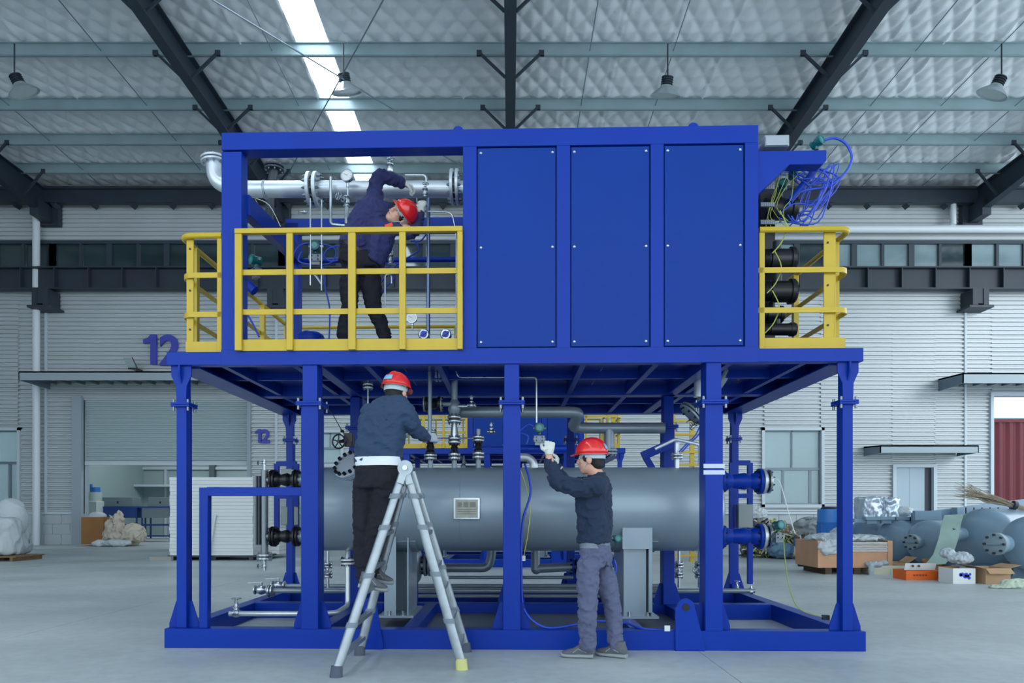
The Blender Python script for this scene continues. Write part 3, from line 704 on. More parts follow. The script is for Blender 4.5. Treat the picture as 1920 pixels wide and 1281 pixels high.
# wrapper pad around the vessel behind the centre post
def saddle(pa, pb, ph, top):
    s0, s1 = sx(pa, .75), sx(pb, .75); sm = (s0+s1)/2
    sd = part('saddle', MB(W).box((s0, TV-.30, BT), (s0+.014, TV+.30, VZ-.2)).box((s1-.014, TV-.30, BT), (s1, TV+.30, VZ-.2)).box((s0, TV-.012, BT), (s1, TV+.012, VZ-.25)), M_VES, ves)
    part('saddle_face', MB(W).box((s0, TV-.31, BT), (sx(ph, .7), TV-.30, VZ-.25)), M_VES, sd)
    part('base_plate', MB(W).box((s0-.05, TV-.36, BT-.0), (s1+.05, TV+.36, BT+.02)), M_VES, sd)
    pr = [(-VR-.004)*math.cos(0)]
    poly = []
    for k in range(13):
        a_ = -PI/2-.75+k*1.5/12; poly.append(((VR+.014)*math.cos(a_), (VR+.014)*math.sin(a_)))
    for k in range(13):
        a_ = -PI/2+.75-k*1.5/12; poly.append(((VR+.001)*math.cos(a_), (VR+.001)*math.sin(a_)))
    mbp = MB(W); n_ = 13
    for k in range(12):
        q1 = [poly[k], poly[k+1], poly[25-k-1], poly[25-k]]
        mbp.prism(q1, (s0-.06, TV, VZ), (0, 1, 0), (0, 0, 1), (s1-s0+.12, 0, 0))
    part('wrapper_plate', mbp, M_VES, sd)
    mbb = MB(W)
    for a_ in (s0+.05, s1-.05): mbb.cyl((a_, TV-.33, BT), (a_, TV-.33, BT+.06), .014, n=6)
    part('anchor_bolts', mbb, M_STEEL, sd, stuff=True)
saddle(722, 767, 742, 0); saddle(1168, 1222, 1212, 0)
part('lug_plate', MB(W).box((sx(1168, .62), .64, sz(1190, 1030, .62)), (sx(1224, .62), .655, sz(1190, 990, .62))).box((sx(1218, .62), .655, sz(1190, 1150, .62)), (sx(1224, .62), .8, sz(1190, 992, .62))), M_VES, ves)
np_ = part('nameplate_frame', MB(W).box((sx(850, .6), .598, sz(875, 974, .6)), (sx(900, .6), .625, sz(875, 933, .6))), M_STEEL, ves, bevel=.004)
part('nameplate', MB(W).box((sx(854, .6), .594, sz(875, 971, .6)), (sx(896, .6), .6, sz(875, 937, .6))), mat('nameplate_etched', (150, 152, 142), .45, metal=.4, var=.15, vscale=18), np_)
mb = MB(W)
for k, (a_, c_) in enumerate(((858, 866), (869, 878), (881, 892))): mb.box((sx(a_, .6), .591, sz(875, 951, .6)), (sx(c_, .6), .594, sz(875, 942, .6)))
for y_ in (955, 959, 963): mb.box((sx(858, .6), .591, sz(875, y_+1.2, .6)), (sx(893, .6), .594, sz(875, y_, .6)))
part('plate_engraving', mb, mat('engraving', (118, 122, 116), .5, metal=.3), np_, stuff=True)
# ================================================================== pipes, valves, instruments
X_ = V((1, -YAW, 0)).normalized(); Y_ = V((0, 1, 0)); Z_ = V((0, 0, 1))
def ppm(t): return F/(D0+t)             # pixels per metre at a depth inside the skid
def flange(mb, p, ax, R, th, hub=None):
    ax = V(ax).normalized(); r = hub or R*.55
    mb.lathe([(-th/2, R*.97), (-th/2+.003, R), (th/2-.003, R), (th/2, R*.97)], p, ax, 24)
    return mb
def bolts(p, ax, R, th, n, r=.009):
    x, y, d = frame_of(ax); mb = MB(); p = V(p)
    for k in range(n):
        a = 2*PI*(k+.5)/n; q = p+x*(R*math.cos(a))+y*(R*math.sin(a))
        mb.cyl(q-d*th, q+d*th, r*.6, n=6).cyl(q-d*th*.85, q-d*th*.45, r, n=6).cyl(q+d*th*.45, q+d*th*.85, r, n=6)
    return mb
def flange_joint(parent, p, ax, R, th=.02, m=None, gap=.012, n=8, bm=None):
    ax = V(ax).normalized(); p = V(p); m = m or M_SIL
    for s_ in (-1, 1): part('flange', flange(MB(), p+ax*(s_*(th+gap)/2), ax, R, th), m, parent)
    part('gasket', MB().lathe([(-gap/2, R*.8), (gap/2, R*.8)], p, ax, 20), M_BLK, parent)
    part('bolts', bolts(p, ax, R*.8, th*1.6+gap, n, R*.085), bm or M_BOLT, parent, stuff=True)
def pipe(label, pts, r, m=None, joints=(), fillet=None, name='pipe_run', cat='pipe', group=None, n=14):
    pts = [V(p) for p in pts]; lo = min(pts, key=lambda p: p.z)
    t = thing(name, label, cat, lo, group)
    part('pipe', MB().tube(pts, r, n, fillet if fillet is not None else r*2.6), m or M_SIL, t)
    for j in joints: flange_joint(t, *j)
    return t
def wheel(mb, c, ax, R, r, sp=4):
    x, y, d = frame_of(ax); c = V(c); mb.ring(c, ax, R, r, 20, 6)
    for k in range(sp):
        a = 2*PI*k/sp+.3; mb.cyl(c, c+x*(R*math.cos(a))+y*(R*math.sin(a)), r*.75, n=6)
    mb.cyl(c-d*r*1.8, c+d*r*1.8, R*.22, n=10); return mb
def gate_valve(label, p, ax, up, s, m=None, wm=None, ends=True, group=None):
    """p centre of the bore, s = half length"""
    p = V(p); ax = V(ax).normalized(); up = V(up).normalized(); m = m or M_STEEL; wm = wm or m
    t = thing('gate_valve', label, 'valve', p-V((0,0,s*.7)), group)
    part('body', MB().lathe([(-s, s*.38), (-s*.6, s*.42), (-s*.45, s*.62), (0, s*.72), (s*.45, s*.62), (s*.6, s*.42), (s, s*.38)], p, ax, 18).cyl(p, p+up*s*1.0, s*.45, s*.38, 14), m, t)
    part('bonnet', MB().lathe([(s*.85, s*.62), (s*1.05, s*.62), (s*1.06, s*.38), (s*1.35, s*.26), (s*1.6, s*.24), (s*1.62, s*.36), (s*1.72, s*.36)], p, up, 14), m, t)
    x = ax
    part('yoke', MB().beam(p+up*s*1.6+x*s*.3, p+up*s*2.25+x*s*.2, s*.12, s*.12).beam(p+up*s*1.6-x*s*.3, p+up*s*2.25-x*s*.2, s*.12, s*.12).cyl(p+up*s*2.2, p+up*s*2.35, s*.28, n=12).cyl(p+up*s*1.5, p+up*s*2.75, s*.09, n=8), m, t)
    part('handwheel', wheel(MB(), p+up*s*2.45, up, s*.78, s*.085, 5), wm, t)
    if ends:
        for q in (-1, 1): part('flange', flange(MB(), p+ax*(q*s), ax, s*.75, s*.18), m, t)
        part('bolts', bolts(p+ax*s, ax, s*.6, s*.2, 8, s*.08), M_BOLT, t, stuff=True)
    return t
def check_valve(label, p, ax, L, R, m, em, joint=True, group=None):
    p = V(p); ax = V(ax).normalized(); t = thing('flanged_valve', label, 'valve', p-V((0,0,R)), group)
    part('body', MB().lathe([(-L*.5, R*.72), (-L*.36, R*.70), (-L*.22, R*.5), (0, R*.62), (L*.12, R*.66), (L*.26, R*.5), (L*.38, R*.7), (L*.5, R*.72)], p, ax, 24), m, t)
    for q in (-1, 1):
        part('flange', flange(MB(), p+ax*(q*L*.5), ax, R, R*.22), m, t)
        part('end_flange', flange(MB(), p+ax*(q*(L*.5+R*.28)), ax, R*.98, R*.2), em, t)
        part('bolts', bolts(p+ax*(q*(L*.5+R*.14)), ax, R*.8, R*.42, 8, R*.10), M_BLK, t, stuff=True)
    return t
def gauge(label, c, R, face=(0, -1, 0), stem=.1):
    c = V(c); f = V(face).normalized(); t = thing('pressure_gauge', label, 'gauge', c-V((0,0,R+stem)))
    part('case', MB().lathe([(-R*.25, R*.9), (-R*.2, R), (R*.35, R), (R*.38, R*1.06), (R*.46, R*1.06), (R*.46, R*.92), (R*.3, R*.9)], c, f, 28), M_STEEL, t)
    d = part('dial', MB().lathe([(R*.40, R*.9), (R*.42, R*.9)], c, f, 28), mat('dial_white', (225, 230, 230), .4), t)
    x, y, z = frame_of(f); mb = MB()
    for k in range(9):
        a = -PI*.25+k*PI*1.5/8; mb.beam(c+f*R*.43+(x*math.cos(a)+y*math.sin(a))*R*.68, c+f*R*.43+(x*math.cos(a)+y*math.sin(a))*R*.82, R*.04, .001, up=f)
    mb.beam(c+f*R*.435-(x*.6+y*.2)*R*.2, c+f*R*.435+(x*.6+y*.35)*R*.8, R*.06, .001, up=f)
    part('needle', mb, M_BLK, d, stuff=True)
    part('stem', MB().cyl(c-Z_*R, c-Z_*(R+stem), R*.16, n=10).cyl(c-Z_*(R*1.0), c-Z_*(R+stem*.35), R*.26, n=6), M_STEEL, t)
    return t
def transmitter(label, c, R, face=(0, -1, 0), manifold=True):
    c = V(c); f = V(face).normalized(); t = thing('pressure_transmitter', label, 'transmitter', c-V((0,0,R*3)))
    part('housing', MB().lathe([(-R*1.0, R*.7), (-R*.95, R*.86), (R*.95, R*.86), (R, R*.7)], c, f, 24).cyl(c, c-Z_*R*1.3, R*.5, R*.4, 14), M_GREEN, t)
    part('cover', MB().lathe([(R*.6, R), (R*1.15, R), (R*1.2, R*.9), (R*1.2, R*.62), (R*1.12, R*.6)], c, f, 24), M_GREEN, t)
    part('window', MB().lathe([(R*1.1, R*.6), (R*1.14, R*.6)], c, f, 20), mat('transmitter_window', (40, 130, 130), .1), t)
    x, y, z = frame_of(f)
    part('cable_gland', MB().cyl(c-x*R*.8, c-x*R*1.5, R*.26, n=8).cyl(c+x*R*.8, c+x*R*1.3, R*.26, n=8), M_STEEL, t)
    if manifold:
        b = c-Z_*R*2.3
        part('manifold', MB().beam(b-x*R*1.1, b+x*R*1.1, R*1.4, R*1.3).cyl(b-x*R*1.3-f*0, b+x*R*1.3, R*.55, n=14).beam(b-Z_*R*.9-x*R*.9, b-Z_*R*.9+x*R*.9, R*.9, R*.8), M_MANI, t)
        mb = MB()
        for a in (-.6, .6):
            for q in (-.35, .35): mb.cyl(b+x*a*R+Z_*q*R+f*R*.6, b+x*a*R+Z_*q*R+f*R*.85, R*.16, n=6)
        part('manifold_bolts', mb, M_BLK, t, stuff=True)
    return t
def cable(label, pts, r=.006, m=None, cat='cable', name='cable', group=None, sm=4):
    pts = [V(p) for p in pts]; q = []
    for i in range(len(pts)-1):                       # Catmull-Rom
        a, b, c, d = pts[max(0, i-1)], pts[i], pts[i+1], pts[min(len(pts)-1, i+2)]
        for k in range(sm):
            u = k/sm; q.append(.5*((2*b)+(c-a)*u+(2*a-5*b+4*c-d)*u*u+(3*b-a-3*c+d)*u**3))
    q.append(pts[-1]); return solo(name, MB().tube(q, r, 8), m or M_CABLE, label, cat, group, smooth=60)
def SS(t, *pp): return [S(a, b, t) for a, b in pp]

# ---- upper deck, behind the front opening -------------------------------------------------
TU = 1.0
pipe('thick silver pipe running across behind the upper worker, elbow turned up at its left end', [S(401, 300, TU), S(404, 340, TU), S(440, 355, TU), S(880, 355, TU)], .078, fillet=.14,
     joints=[(S(400, 301, TU), (-.1, 0, 1), .118, .022), (S(589, 356, TU), X_, .165, .035, None, .03, 12), (S(853, 351, TU), X_, .165, .03, None, .02, 12), (S(497, 356, TU), X_, .088, .01, None, .004, 4)], name='large_pipe')
t_ = pipe('dark flanged riser behind the left end of the silver pipe', [S(506, 420, 1.5), S(506, 365, 1.5), S(514, 316, 1.5)], .045, M_DARK, joints=[(S(514, 315, 1.5), (0, 0, 1), .10, .02, M_DARK)])
pipe('small silver pipe hanging in an L below the thick pipe', SS(.85, (620, 332), (620, 421), (652, 424), (652, 400)), .014, M_STEEL)
gauge('round pressure gauge standing on top of the thick silver pipe', S(652, 331, .8), .058, (-.2, -1, .1), .12)
gate_valve('steel valve with handwheel below the pressure gauge', S(650, 378, .82), Z_, (-.5, -.85, .1), .045, M_STEEL)
pipe('steel branch pipe under the gauge valve', SS(.82, (650, 384), (650, 428)), .02, M_STEEL, fillet=0)
t_ = gate_valve('tiny valve with red handle at the left of the opening', S(571, 398, .8), X_, (-1, -.2, 0), .022, M_STEEL, M_RED, ends=False)
for a, c, d_, l in ((582, 372, 535, 'first thin steel tube hanging left of the upper worker'), (603, 375, 545, 'second thin steel tube hanging left of the upper worker')):
    pipe(l, SS(.8, (a, c), (a, d_)), .007, M_STEEL, fillet=0, n=8)
gate_valve('silver valve on the roof pipe above the worker\'s raised elbow', S(731, 318, 1.1), Z_, (0, .1, 1), .05, M_STEEL)
pipe('thin silver rod pipe at the right of the raised arm', SS(.95, (760, 329), (799, 329), (799, 345)), .013, M_STEEL)
gate_valve('steel needle valve being tightened by the upper worker', S(797, 362, .75), Z_, (.05, .02, 1), .036, M_STEEL)
pipe('vertical steel pipe at the right of the upper worker', SS(.8, (803, 372), (803, 638)), .018, mat('steel_blue_tint', (120, 140, 170), .3, metal=.6), fillet=0)
pipe('thin bent steel tube right of the upper worker, ending at the deck', SS(.7, (781, 372), (784, 396), (848, 398), (856, 440), (856, 636)), .008, M_STEEL, fillet=.06, n=8)
pipe('thin vertical steel tube with a hooked top beside the worker\'s leg', SS(.9, (722, 600), (722, 516), (734, 516), (734, 532)), .008, M_STEEL, fillet=.02, n=8)
pipe('horizontal steel tube bent down at the left of the opening', SS(.9, (500, 511), (588, 511), (603, 532)), .012, M_STEEL, fillet=.06, n=8)
transmitter('green transmitter hanging left of the upper worker', S(592, 463, 1.0), .05)
transmitter('green transmitter at the left edge of the upper opening', S(480, 489, 1.2), .05, (-.7, -.7, 0))
pipe('blue stub pipe under the left green transmitter', SS(1.2, (462, 532), (478, 546)), .05, M_BLUE, fillet=0)
gate_valve('small steel valve behind the worker\'s hip with blue cables', S(733, 487, 1.2), Z_, (0, 0, 1), .04, M_STEEL)
g_ = gauge('white faced gauge standing on the deck by the right of the opening', S(773, 597, .5), .044, (-.1, -1, 0), .06)
for px, l in ((795, 'blue capped round valve on the deck beside the gauge'), (836, 'second blue capped round valve on the deck, right of the gauge')):
    c_ = S(px, 628, .55); t_ = thing('deck_valve', l, 'valve', c_-V((0,0,.05)), 'blue capped valves on the upper deck')
    part('body', MB().lathe([(-.05, .045), (-.045, .05), (.02, .05), (.03, .042)], c_, (0, -1, 0), 20), M_STEEL, t_)
    part('cap', MB().lathe([(.03, .028), (.04, .028)], c_, (0, -1, 0), 16).beam(c_+V((-.03,-.042,-.02)), c_+V((.03,-.042,.02)), .012, .014), M_CABLE, t_)
    part('pipe_stub', MB().cyl(c_, c_+V((0, 0, -.06)), .02), M_STEEL, t_)
dome = S(583, 632, 1.1); solo('blue_dome_cap', MB().lathe([(-.05, .13), (.0, .13), (.02, .12), (.045, .08), (.055, .02)], dome, Z_, 24), M_BLUE, 'blue round dome cap on the deck behind the railing', 'cap')
for i, pp in enumerate([[(545, 490), (560, 462), (590, 456), (628, 466), (622, 492), (590, 497), (560, 490), (566, 472)], [(600, 500), (612, 470), (636, 462), (640, 484), (618, 490), (604, 476)],
                        [(606, 500), (610, 540), (618, 580), (617, 636)], [(700, 498), (716, 508), (740, 520), (722, 540), (712, 560)], [(742, 492), (748, 510), (730, 500), (716, 486), (722, 470)],
                        [(776, 450), (786, 468), (770, 480), (740, 500), (706, 540)], [(800, 438), (788, 452), (770, 452)]]):
    cable(['blue cable loop around the hanging green transmitter', 'smaller blue cable loop left of the worker\'s back', 'blue cable dropping to the deck left of the worker', 'blue cable crossing behind the worker\'s knee', 'blue cable coil round the small steel valve', 'dark blue cable sagging from under the raised hand', 'short blue cable by the thin vertical pipe'][i], SS(1.05, *pp), .008)
cable('blue cable running down by the left post of the opening', SS(.8, (455, 575), (470, 600), (486, 632)), .009)
cable('pale green wire draped over the left diagonal beam', SS(.5, (478, 372), (488, 400), (470, 430)), .003, M_CABY)
cable('pale wire draped along the left diagonal beam', SS(.5, (480, 372), (505, 385), (526, 425)), .003, M_CABW)
# ---- right end: cable nest, black terminal heads, grey box ---------------------------------------
bx = thing('junction_box', 'light grey junction box on top of the right bracket arm', 'box', S(1457, 275, .1))
part('housing', MB(W).box((sx(1434, .04), .04, sz(1457, 274, .04)), (sx(1480, .04), .26, sz(1457, 253, .04))), mat('box_grey', (150, 160, 168), .4, metal=.3), bx, bevel=.004)
part('box_lid', MB(W).box((sx(1436, .03), .03, sz(1457, 272, .03)), (sx(1478, .03), .04, sz(1457, 255, .03))), MATS['box_grey'], bx, bevel=.002)
transmitter('green transmitter at the tip of the right bracket arm with a blue cable loop', S(1531, 268, .3), .045, (.5, -.8, .2), False)
transmitter('green transmitter head hidden among the blue cables at right', S(1487, 325, .35), .045, (-.3, -.8, .5), False)
transmitter('lower green transmitter head among the blue cables at right', S(1468, 348, .4), .04, (-.3, -.8, .3), False)
pipe('blue conduit pipe slanting through the cable nest', SS(.3, (1480, 378), (1540, 304)), .028, M_BLUE, fillet=0)
rnd = random.Random(5)
nestl = ['big blue cable arch rising from the transmitter at the right arm tip']
cable(nestl[0], SS(.3, (1546, 263), (1566, 259), (1588, 272), (1597, 300), (1580, 330), (1550, 350), (1500, 360), (1478, 385)), .011)
for i in range(17):
    a = rnd.uniform(1440, 1505); b = rnd.uniform(302, 335); e = rnd.uniform(1520, 1575)
    pts = [(a, b), (a+rnd.uniform(5, 30), b+rnd.uniform(-12, 25)), ((a+e)/2, rnd.uniform(300, 350)), (e, rnd.uniform(305, 355)), (e-rnd.uniform(10, 35), rnd.uniform(355, 410)), (rnd.uniform(1480, 1515), rnd.uniform(380, 425)), (rnd.uniform(1455, 1500), rnd.uniform(390, 430))]
    cable('blue instrument cable tangled at the right end of the module', SS(.15+.5*rnd.random(), *pts), .006, group='tangled blue cables at the right end')
for i in range(6):
    a = rnd.uniform(1436, 1470)
    cable('yellow green earth wire hanging in the cable nest at right', SS(.12+.2*rnd.random(), (a+rnd.uniform(5, 40), rnd.uniform(300, 330)), (a+15, rnd.uniform(330, 370)), (a, rnd.uniform(380, 405)), (a+rnd.uniform(-5, 25), rnd.uniform(415, 440))), .003, M_CABY, group='earth wires at the right end')
for i, (y0, xx_) in enumerate(((395, 1450), (470, 1440), (545, 1436))):
    cable(['uppermost', 'middle', 'lowest'][i]+' yellow striped cable hanging beside the black motor drums', SS(.1, (xx_+12, y0), (xx_+25, y0+30), (xx_+15, y0+60), (xx_-2, y0+80)), .005, M_CABY, group='cables beside the terminal heads')
for i in range(3):
    y0 = 352+i*33; t_ = thing('terminal_strip', ['upper', 'middle', 'lower'][i]+' grey terminal strip beside the right post', 'terminal', S(1440, y0+8, .12))
    part('rail', MB().box(S(1426, y0+3, .10), S(1452, y0-5, .11)), mat('strip_grey', (104, 114, 124), .5), t_)
    for k in range(7): part('terminal', MB().box(S(1427+k*3.6, y0+2, .09), S(1429.2+k*3.6, y0-4, .10)), MATS['strip_grey'], t_)
hl = ['topmost black motor drum under the cable nest at right', 'black motor drum behind the yellow railing, second from top', 'black motor drum behind the yellow railing, third from top', 'black motor drum low behind the yellow railing, partly hidden', 'lowest black motor drum standing by the deck at right']
for (px0, px1, y, r, t0), l in zip(((1432, 1492, 392, 24, .45), (1430, 1491, 487, 23, .35), (1430, 1491, 547, 23, .35), (1428, 1468, 590, 16, .5), (1430, 1492, 618, 13, .3)), hl):
    p0, p1 = S(px0, y, t0), S(px1, y, t0); R = r/ppm(t0); L = (p1-p0).length; ax = (p1-p0).normalized()
    t_ = thing('motor_drum', l, 'motor', p0-V((0,0,R)), 'black motor drums at the right end')
    part('housing', MB().lathe([(0, R*.7), (L*.2, R*.7), (L*.22, R*.85), (L*.8, R*.85), (L*.82, R*.9)], p0, ax, 24), M_BLK, t_)
    part('end_flange', MB().lathe([(L*.82, R), (L*.94, R), (L*.95, R*.9), (L, R*.86)], p0, ax, 28), M_BLK, t_)
    for k in range(5): part('cooling_fin', MB().lathe([(L*(.02+.035*k), R*.82), (L*(.035+.035*k), R*.82)], p0, ax, 20), M_BLK, t_)
    part('terminal_cover', MB().cyl(p0+ax*L*.45+Z_*R*.6, p0+ax*L*.45+Z_*R*1.45, R*.35, n=14), M_DARK, t_)
    part('bolts', bolts(p0+ax*L*.9, ax, R*.86, .02, 8, .006), M_BOLT, t_, stuff=True)
solo('mounting_column', MB().box(S(1426, 640, .6), S(1446, 372, .7)), M_BLK, 'black mounting column behind the motor drums', 'bracket')
# ---- below the deck ---------------------------------------------------------------------------
TL = 1.0
def stack(px, segs, label, t=TL):
    """vertical fitting stack: segs = list of (kind, y0, y1, radius_px)"""
    k = ppm(t); pb = S(px, segs[-1][2], t); th_ = thing('valve_stack', label, 'valve', pb)
    for kind, y0, y1, r in segs:
        a, b = S(px, y1, t), S(px, y0, t); R = r/k; h = (b-a).length
        if kind == 'pipe': part('pipe', MB().cyl(a, b, R), M_GREYP, th_)
        elif kind == 'flange':
            flange_joint(th_, (a+b)/2, Z_, R, h*.38, M_STEEL, h*.2, 8, M_BLK)
        elif kind == 'black': part('valve_body', MB().lathe([(0, R*.9), (h*.15, R*.95), (h*.3, R*.6), (h*.5, R*.8), (h*.7, R*.6), (h*.85, R*.95), (h, R*.9)], a, Z_, 20), M_BLK, th_)
        elif kind == 'body': part('tee_body', MB().lathe([(0, R*.6), (h*.1, R*.7), (h*.35, R), (h*.65, R), (h*.85, R*.8), (h, R*.55)], a, Z_, 20), M_GREYP, th_)
        elif kind == 'red': part('reducer', MB().cyl(a, b, R, R*.6), M_STEEL, th_)
        elif kind == 'actuator': part('actuator', MB().lathe([(0, R*.8), (h*.1, R), (h*.9, R), (h, R*.8)], (a+b)/2-X_*h*.5, X_, 24), M_BLK, th_)
    return th_
stack(852, [('pipe', 712, 752, 6), ('body', 750, 780, 12), ('flange', 780, 793, 13), ('red', 792, 822, 8), ('flange', 820, 832, 12), ('black', 830, 852, 9), ('flange', 850, 862, 11), ('pipe', 860, 884, 5)], 'tall valve stack in the middle, from the deck down to the vessel')
stack(897, [('pipe', 805, 820, 4), ('flange', 818, 828, 11), ('black', 827, 848, 9), ('flange', 848, 860, 11), ('pipe', 858, 884, 5)], 'short valve stack right of the tall one on the vessel')
stack(807, [('flange', 808, 818, 12), ('black', 826, 852, 10), ('flange', 852, 862, 12), ('pipe', 860, 884, 5)], 'valve stack at the left, by the ladder worker\'s hand')
check_valve('black flanged valve turned sideways beside the ladder worker\'s arm', S(812, 758, .95), X_, .12, .075, M_BLK, M_GREYP)
pipe('grey branch pipe from the black valve to the tall stack', SS(.97, (825, 758), (850, 758)), .022, M_GREYP, fillet=0)
pipe('grey stub pipe from the tall stack to the small gate valve', SS(.97, (853, 762), (893, 762)), .018, M_STEEL, fillet=0)
gate_valve('small steel gate valve right of the tall stack under the deck', S(884, 760, .95), X_, Z_, .035, M_STEEL)
gate_valve('small steel gate valve above the short stack, seen against yellow rails', S(921, 810, 1.2), X_, Z_, .035, M_STEEL)
pipe('thin link pipe between the three valve stacks', SS(1.0, (812, 822), (897, 822)), .007, M_STEEL, fillet=0, n=8)
pipe('thin vertical pipe from the deck to the worker\'s glove', SS(.85, (806, 690), (806, 812)), .02, M_GREYP, fillet=0)
pipe('grey pipe under the deck behind the red helmet', SS(.9, (752, 704), (833, 704), (843, 700), (843, 690)), .02, M_GREYP, joints=[(S(822, 704, .9), X_, .062, .018, M_GREYP)])
pipe('thin drop pipe with a small flange left of the red helmet', SS(.9, (690, 686), (690, 762)), .010, M_STEEL, joints=[(S(690, 724, .9), Z_, .05, .018, M_STEEL)], fillet=0)
pipe('thin steel impulse line under the deck, dropping to the transmitter', SS(.6, (855, 696), (860, 708), (1006, 708), (1006, 793)), .008, M_STEEL, fillet=.03, n=8)
pipe('thick grey pipe under the deck, dropping in the middle', [S(862, 773, 1.2), S(1088, 773, 1.2), S(1072, 802, 1.45), S(1110, 803, 1.5), S(1246, 803, 1.5)], .057, M_GREYP, fillet=.09)
pipe('thick grey drop pipe above the standing worker\'s helmet', SS(1.5, (1142, 803), (1142, 846)), .055, M_GREYP, joints=[(S(1142, 848, 1.5), Z_, .085, .02, M_GREYP)], fillet=0)
pipe('grey elbow pipe entering the vessel right of the centre post', SS(1.1, (960, 858), (990, 858), (1001, 868), (1001, 890)), .042, M_SIL, fillet=.06)
transmitter('green transmitter on a steel manifold in front of the standing worker', S(1011, 803, .55), .043)
cable('blue cable loop left of the green transmitter', SS(.5, (975, 808), (990, 796), (1000, 800)), .008)
cable('blue cable hanging below the transmitter loop', SS(.5, (975, 812), (990, 818), (987, 833)), .008)
pipe('blue crossbar carrying the transmitter', SS(.62, (972, 842), (1062, 842)), .035, M_BLUE, fillet=0)
# manway on the left of the vessel
cm = S(655, 873, .78); am = V((-.38, -.74, .62)).normalized(); Rm = .155
mw = thing('manway', 'round bolted manway cover on the vessel behind the ladder worker', 'hatch', cm-V((0,0,.16)))
part('nozzle', MB().cyl(cm-am*.25, cm-am*.02, Rm*.6, n=28), M_VES, mw)
part('neck_flange', flange(MB(), cm-am*.03, am, Rm, .03), M_VES, mw)
part('cover', flange(MB(), cm+am*.008, am, Rm, .03), mat('manway_cover_pale', (176, 188, 200), .35, metal=.2), mw)
x, y, d = frame_of(am)
for k in range(14):
    a = 2*PI*k/14; q_ = cm+(x*math.cos(a)+y*math.sin(a))*Rm*.86
    part('nut', MB().cyl(q_+am*.02, q_+am*.05, .017, n=6), M_BLK, mw)
t_ = thing('black_actuator', 'black valve actuator with handwheel above the manway', 'valve', S(655, 845, 1.3))
part('housing', MB().cyl(S(655, 838, 1.3), S(655, 816, 1.3), .05).box(S(645, 828, 1.25), S(664, 814, 1.35)), M_BLK, t_)
part('handwheel', wheel(MB(), S(635, 828, 1.2), (-.3, -1, 0), .07, .008, 5), M_BLK, t_)
part('spindle', MB().cyl(S(635, 828, 1.2), S(652, 828, 1.3), .015), M_BLK, t_)
cable('black cable from the left post splice down to the actuator', SS(.8, (607, 762), (622, 775), (640, 806), (652, 826)), .004, M_BLK)
# right side: nozzle pipework
pipe('thick grey pipe coming down through the deck at the right', [S(1362, 690, .9), S(1352, 712, .9), S(1325, 745, .9), S(1294, 778, .9)], .055, M_GREYP, joints=[(S(1297, 775, .9), (-.7, 0, -.7), .13, .02, M_GREYP, .012, 8, M_BLK)], fillet=.1)
pipe('pale upright pipe under the deck at the right', SS(.9, (1312, 695), (1309, 745)), .045, M_SIL, fillet=0)
pipe('grey handrail shaped pipe over the right end of the vessel', SS(.9, (1228, 842), (1266, 824), (1312, 834), (1312, 874)), .016, M_SIL, fillet=.03)
pipe('grey nozzle pipe with a flange on the right part of the vessel', SS(.95, (1269, 822), (1269, 884)), .022, M_SIL, joints=[(S(1269, 856, .95), Z_, .055, .014, M_STEEL)], fillet=0)
for i, o in enumerate((0, 5)): cable(('left' if i == 0 else 'right')+' blue cable of the pair slanting to the right end of the vessel', SS(.9, (1318+o, 785), (1305+o, 815), (1290+o, 830), (1273+o, 848)), .007)
gate_valve('small steel valve below the slanted grey pipe', S(1300, 800, .95), V((.7, 0, .7)), V((-.7, 0, .7)), .03, M_STEEL)
brk = thing('pipe_bracket', 'blue slanted pipe bracket behind the right end of the vessel', 'bracket', S(1235, 880, 1.5))
part('arm', MB().beam(S(1204, 856, 1.5), S(1262, 830, 1.5), .06, .09), M_BLUE, brk); part('strut', MB().beam(S(1212, 860, 1.5), S(1226, 884, 1.5), .06, .06), M_BLUE, brk)
for l, y, a in (('upper blue flanged valve sticking out at the right end of the vessel', 903, 1), ('lower blue flanged valve sticking out at the right end of the vessel', 1006, 2)):
    c_ = S(1388, y, TV); check_valve(l, c_, X_, .36, .125, M_BLUE, M_SIL, group='blue valves on the vessel end')
    pipe(l.replace('blue flanged valve sticking out at', 'grey nozzle pipe between vessel and blue valve at'), [S(1320, y, TV), S(1352, y, TV)], .07, M_VES, fillet=0)
    e_ = thing('flange_stub', l.replace('blue flanged valve sticking out at', 'black and silver end flange of the valve at'), 'flange', S(1430, y, TV))
    part('spool', MB().cyl(S(1420, y, TV), S(1438, y, TV), .07), M_BLUE, e_); flange_joint(e_, S(1437, y, TV), X_, .115, .022, M_STEEL, .018, 8, M_BLK)
transmitter('green transmitter mounted on the lower right valve end', S(1459, 985, .9), .045, (.3, -.9, .1))
cable('pale cable hanging from the upper right valve to the scrap pile', SS(.9, (1446, 897), (1462, 905), (1478, 960), (1490, 1000)), .005, M_CABW)
cable('pale green wire hanging from the lower right valve down to the base', [S(1468, 1000, .9), S(1473, 1060, .7), S(1482, 1110, .5), S(1500, 1143, .3), S(1545, 1158, .2)], .004, M_CABY)
solo('cable_plug', MB().box(S(1544, 1163, .18), S(1552, 1153, .22)), M_DARK, 'small dark plug lying on the right base beam', 'plug')
def hoop(label, pa, pb, ya, yb, t, yb0):
    t_ = thing('pipe_support', label, 'frame', S(pa, yb0, t)); w = .05
    for p_ in (pa, pb): part('upright', MB().beam(S(p_, yb0, t), S(p_, ya, t), w, w), M_BLUE, t_)
    for y_ in (ya, yb): part('crossbar', MB().beam(S(pa, y_, t), S(pb, y_, t), w, w), M_BLUE, t_)
hoop('blue support frame behind the right valves', 1372, 1406, 868, 930, 1.8, 1095)
hoop('blue support frame behind the left black valves', 519, 556, 870, 931, 1.8, 1000)
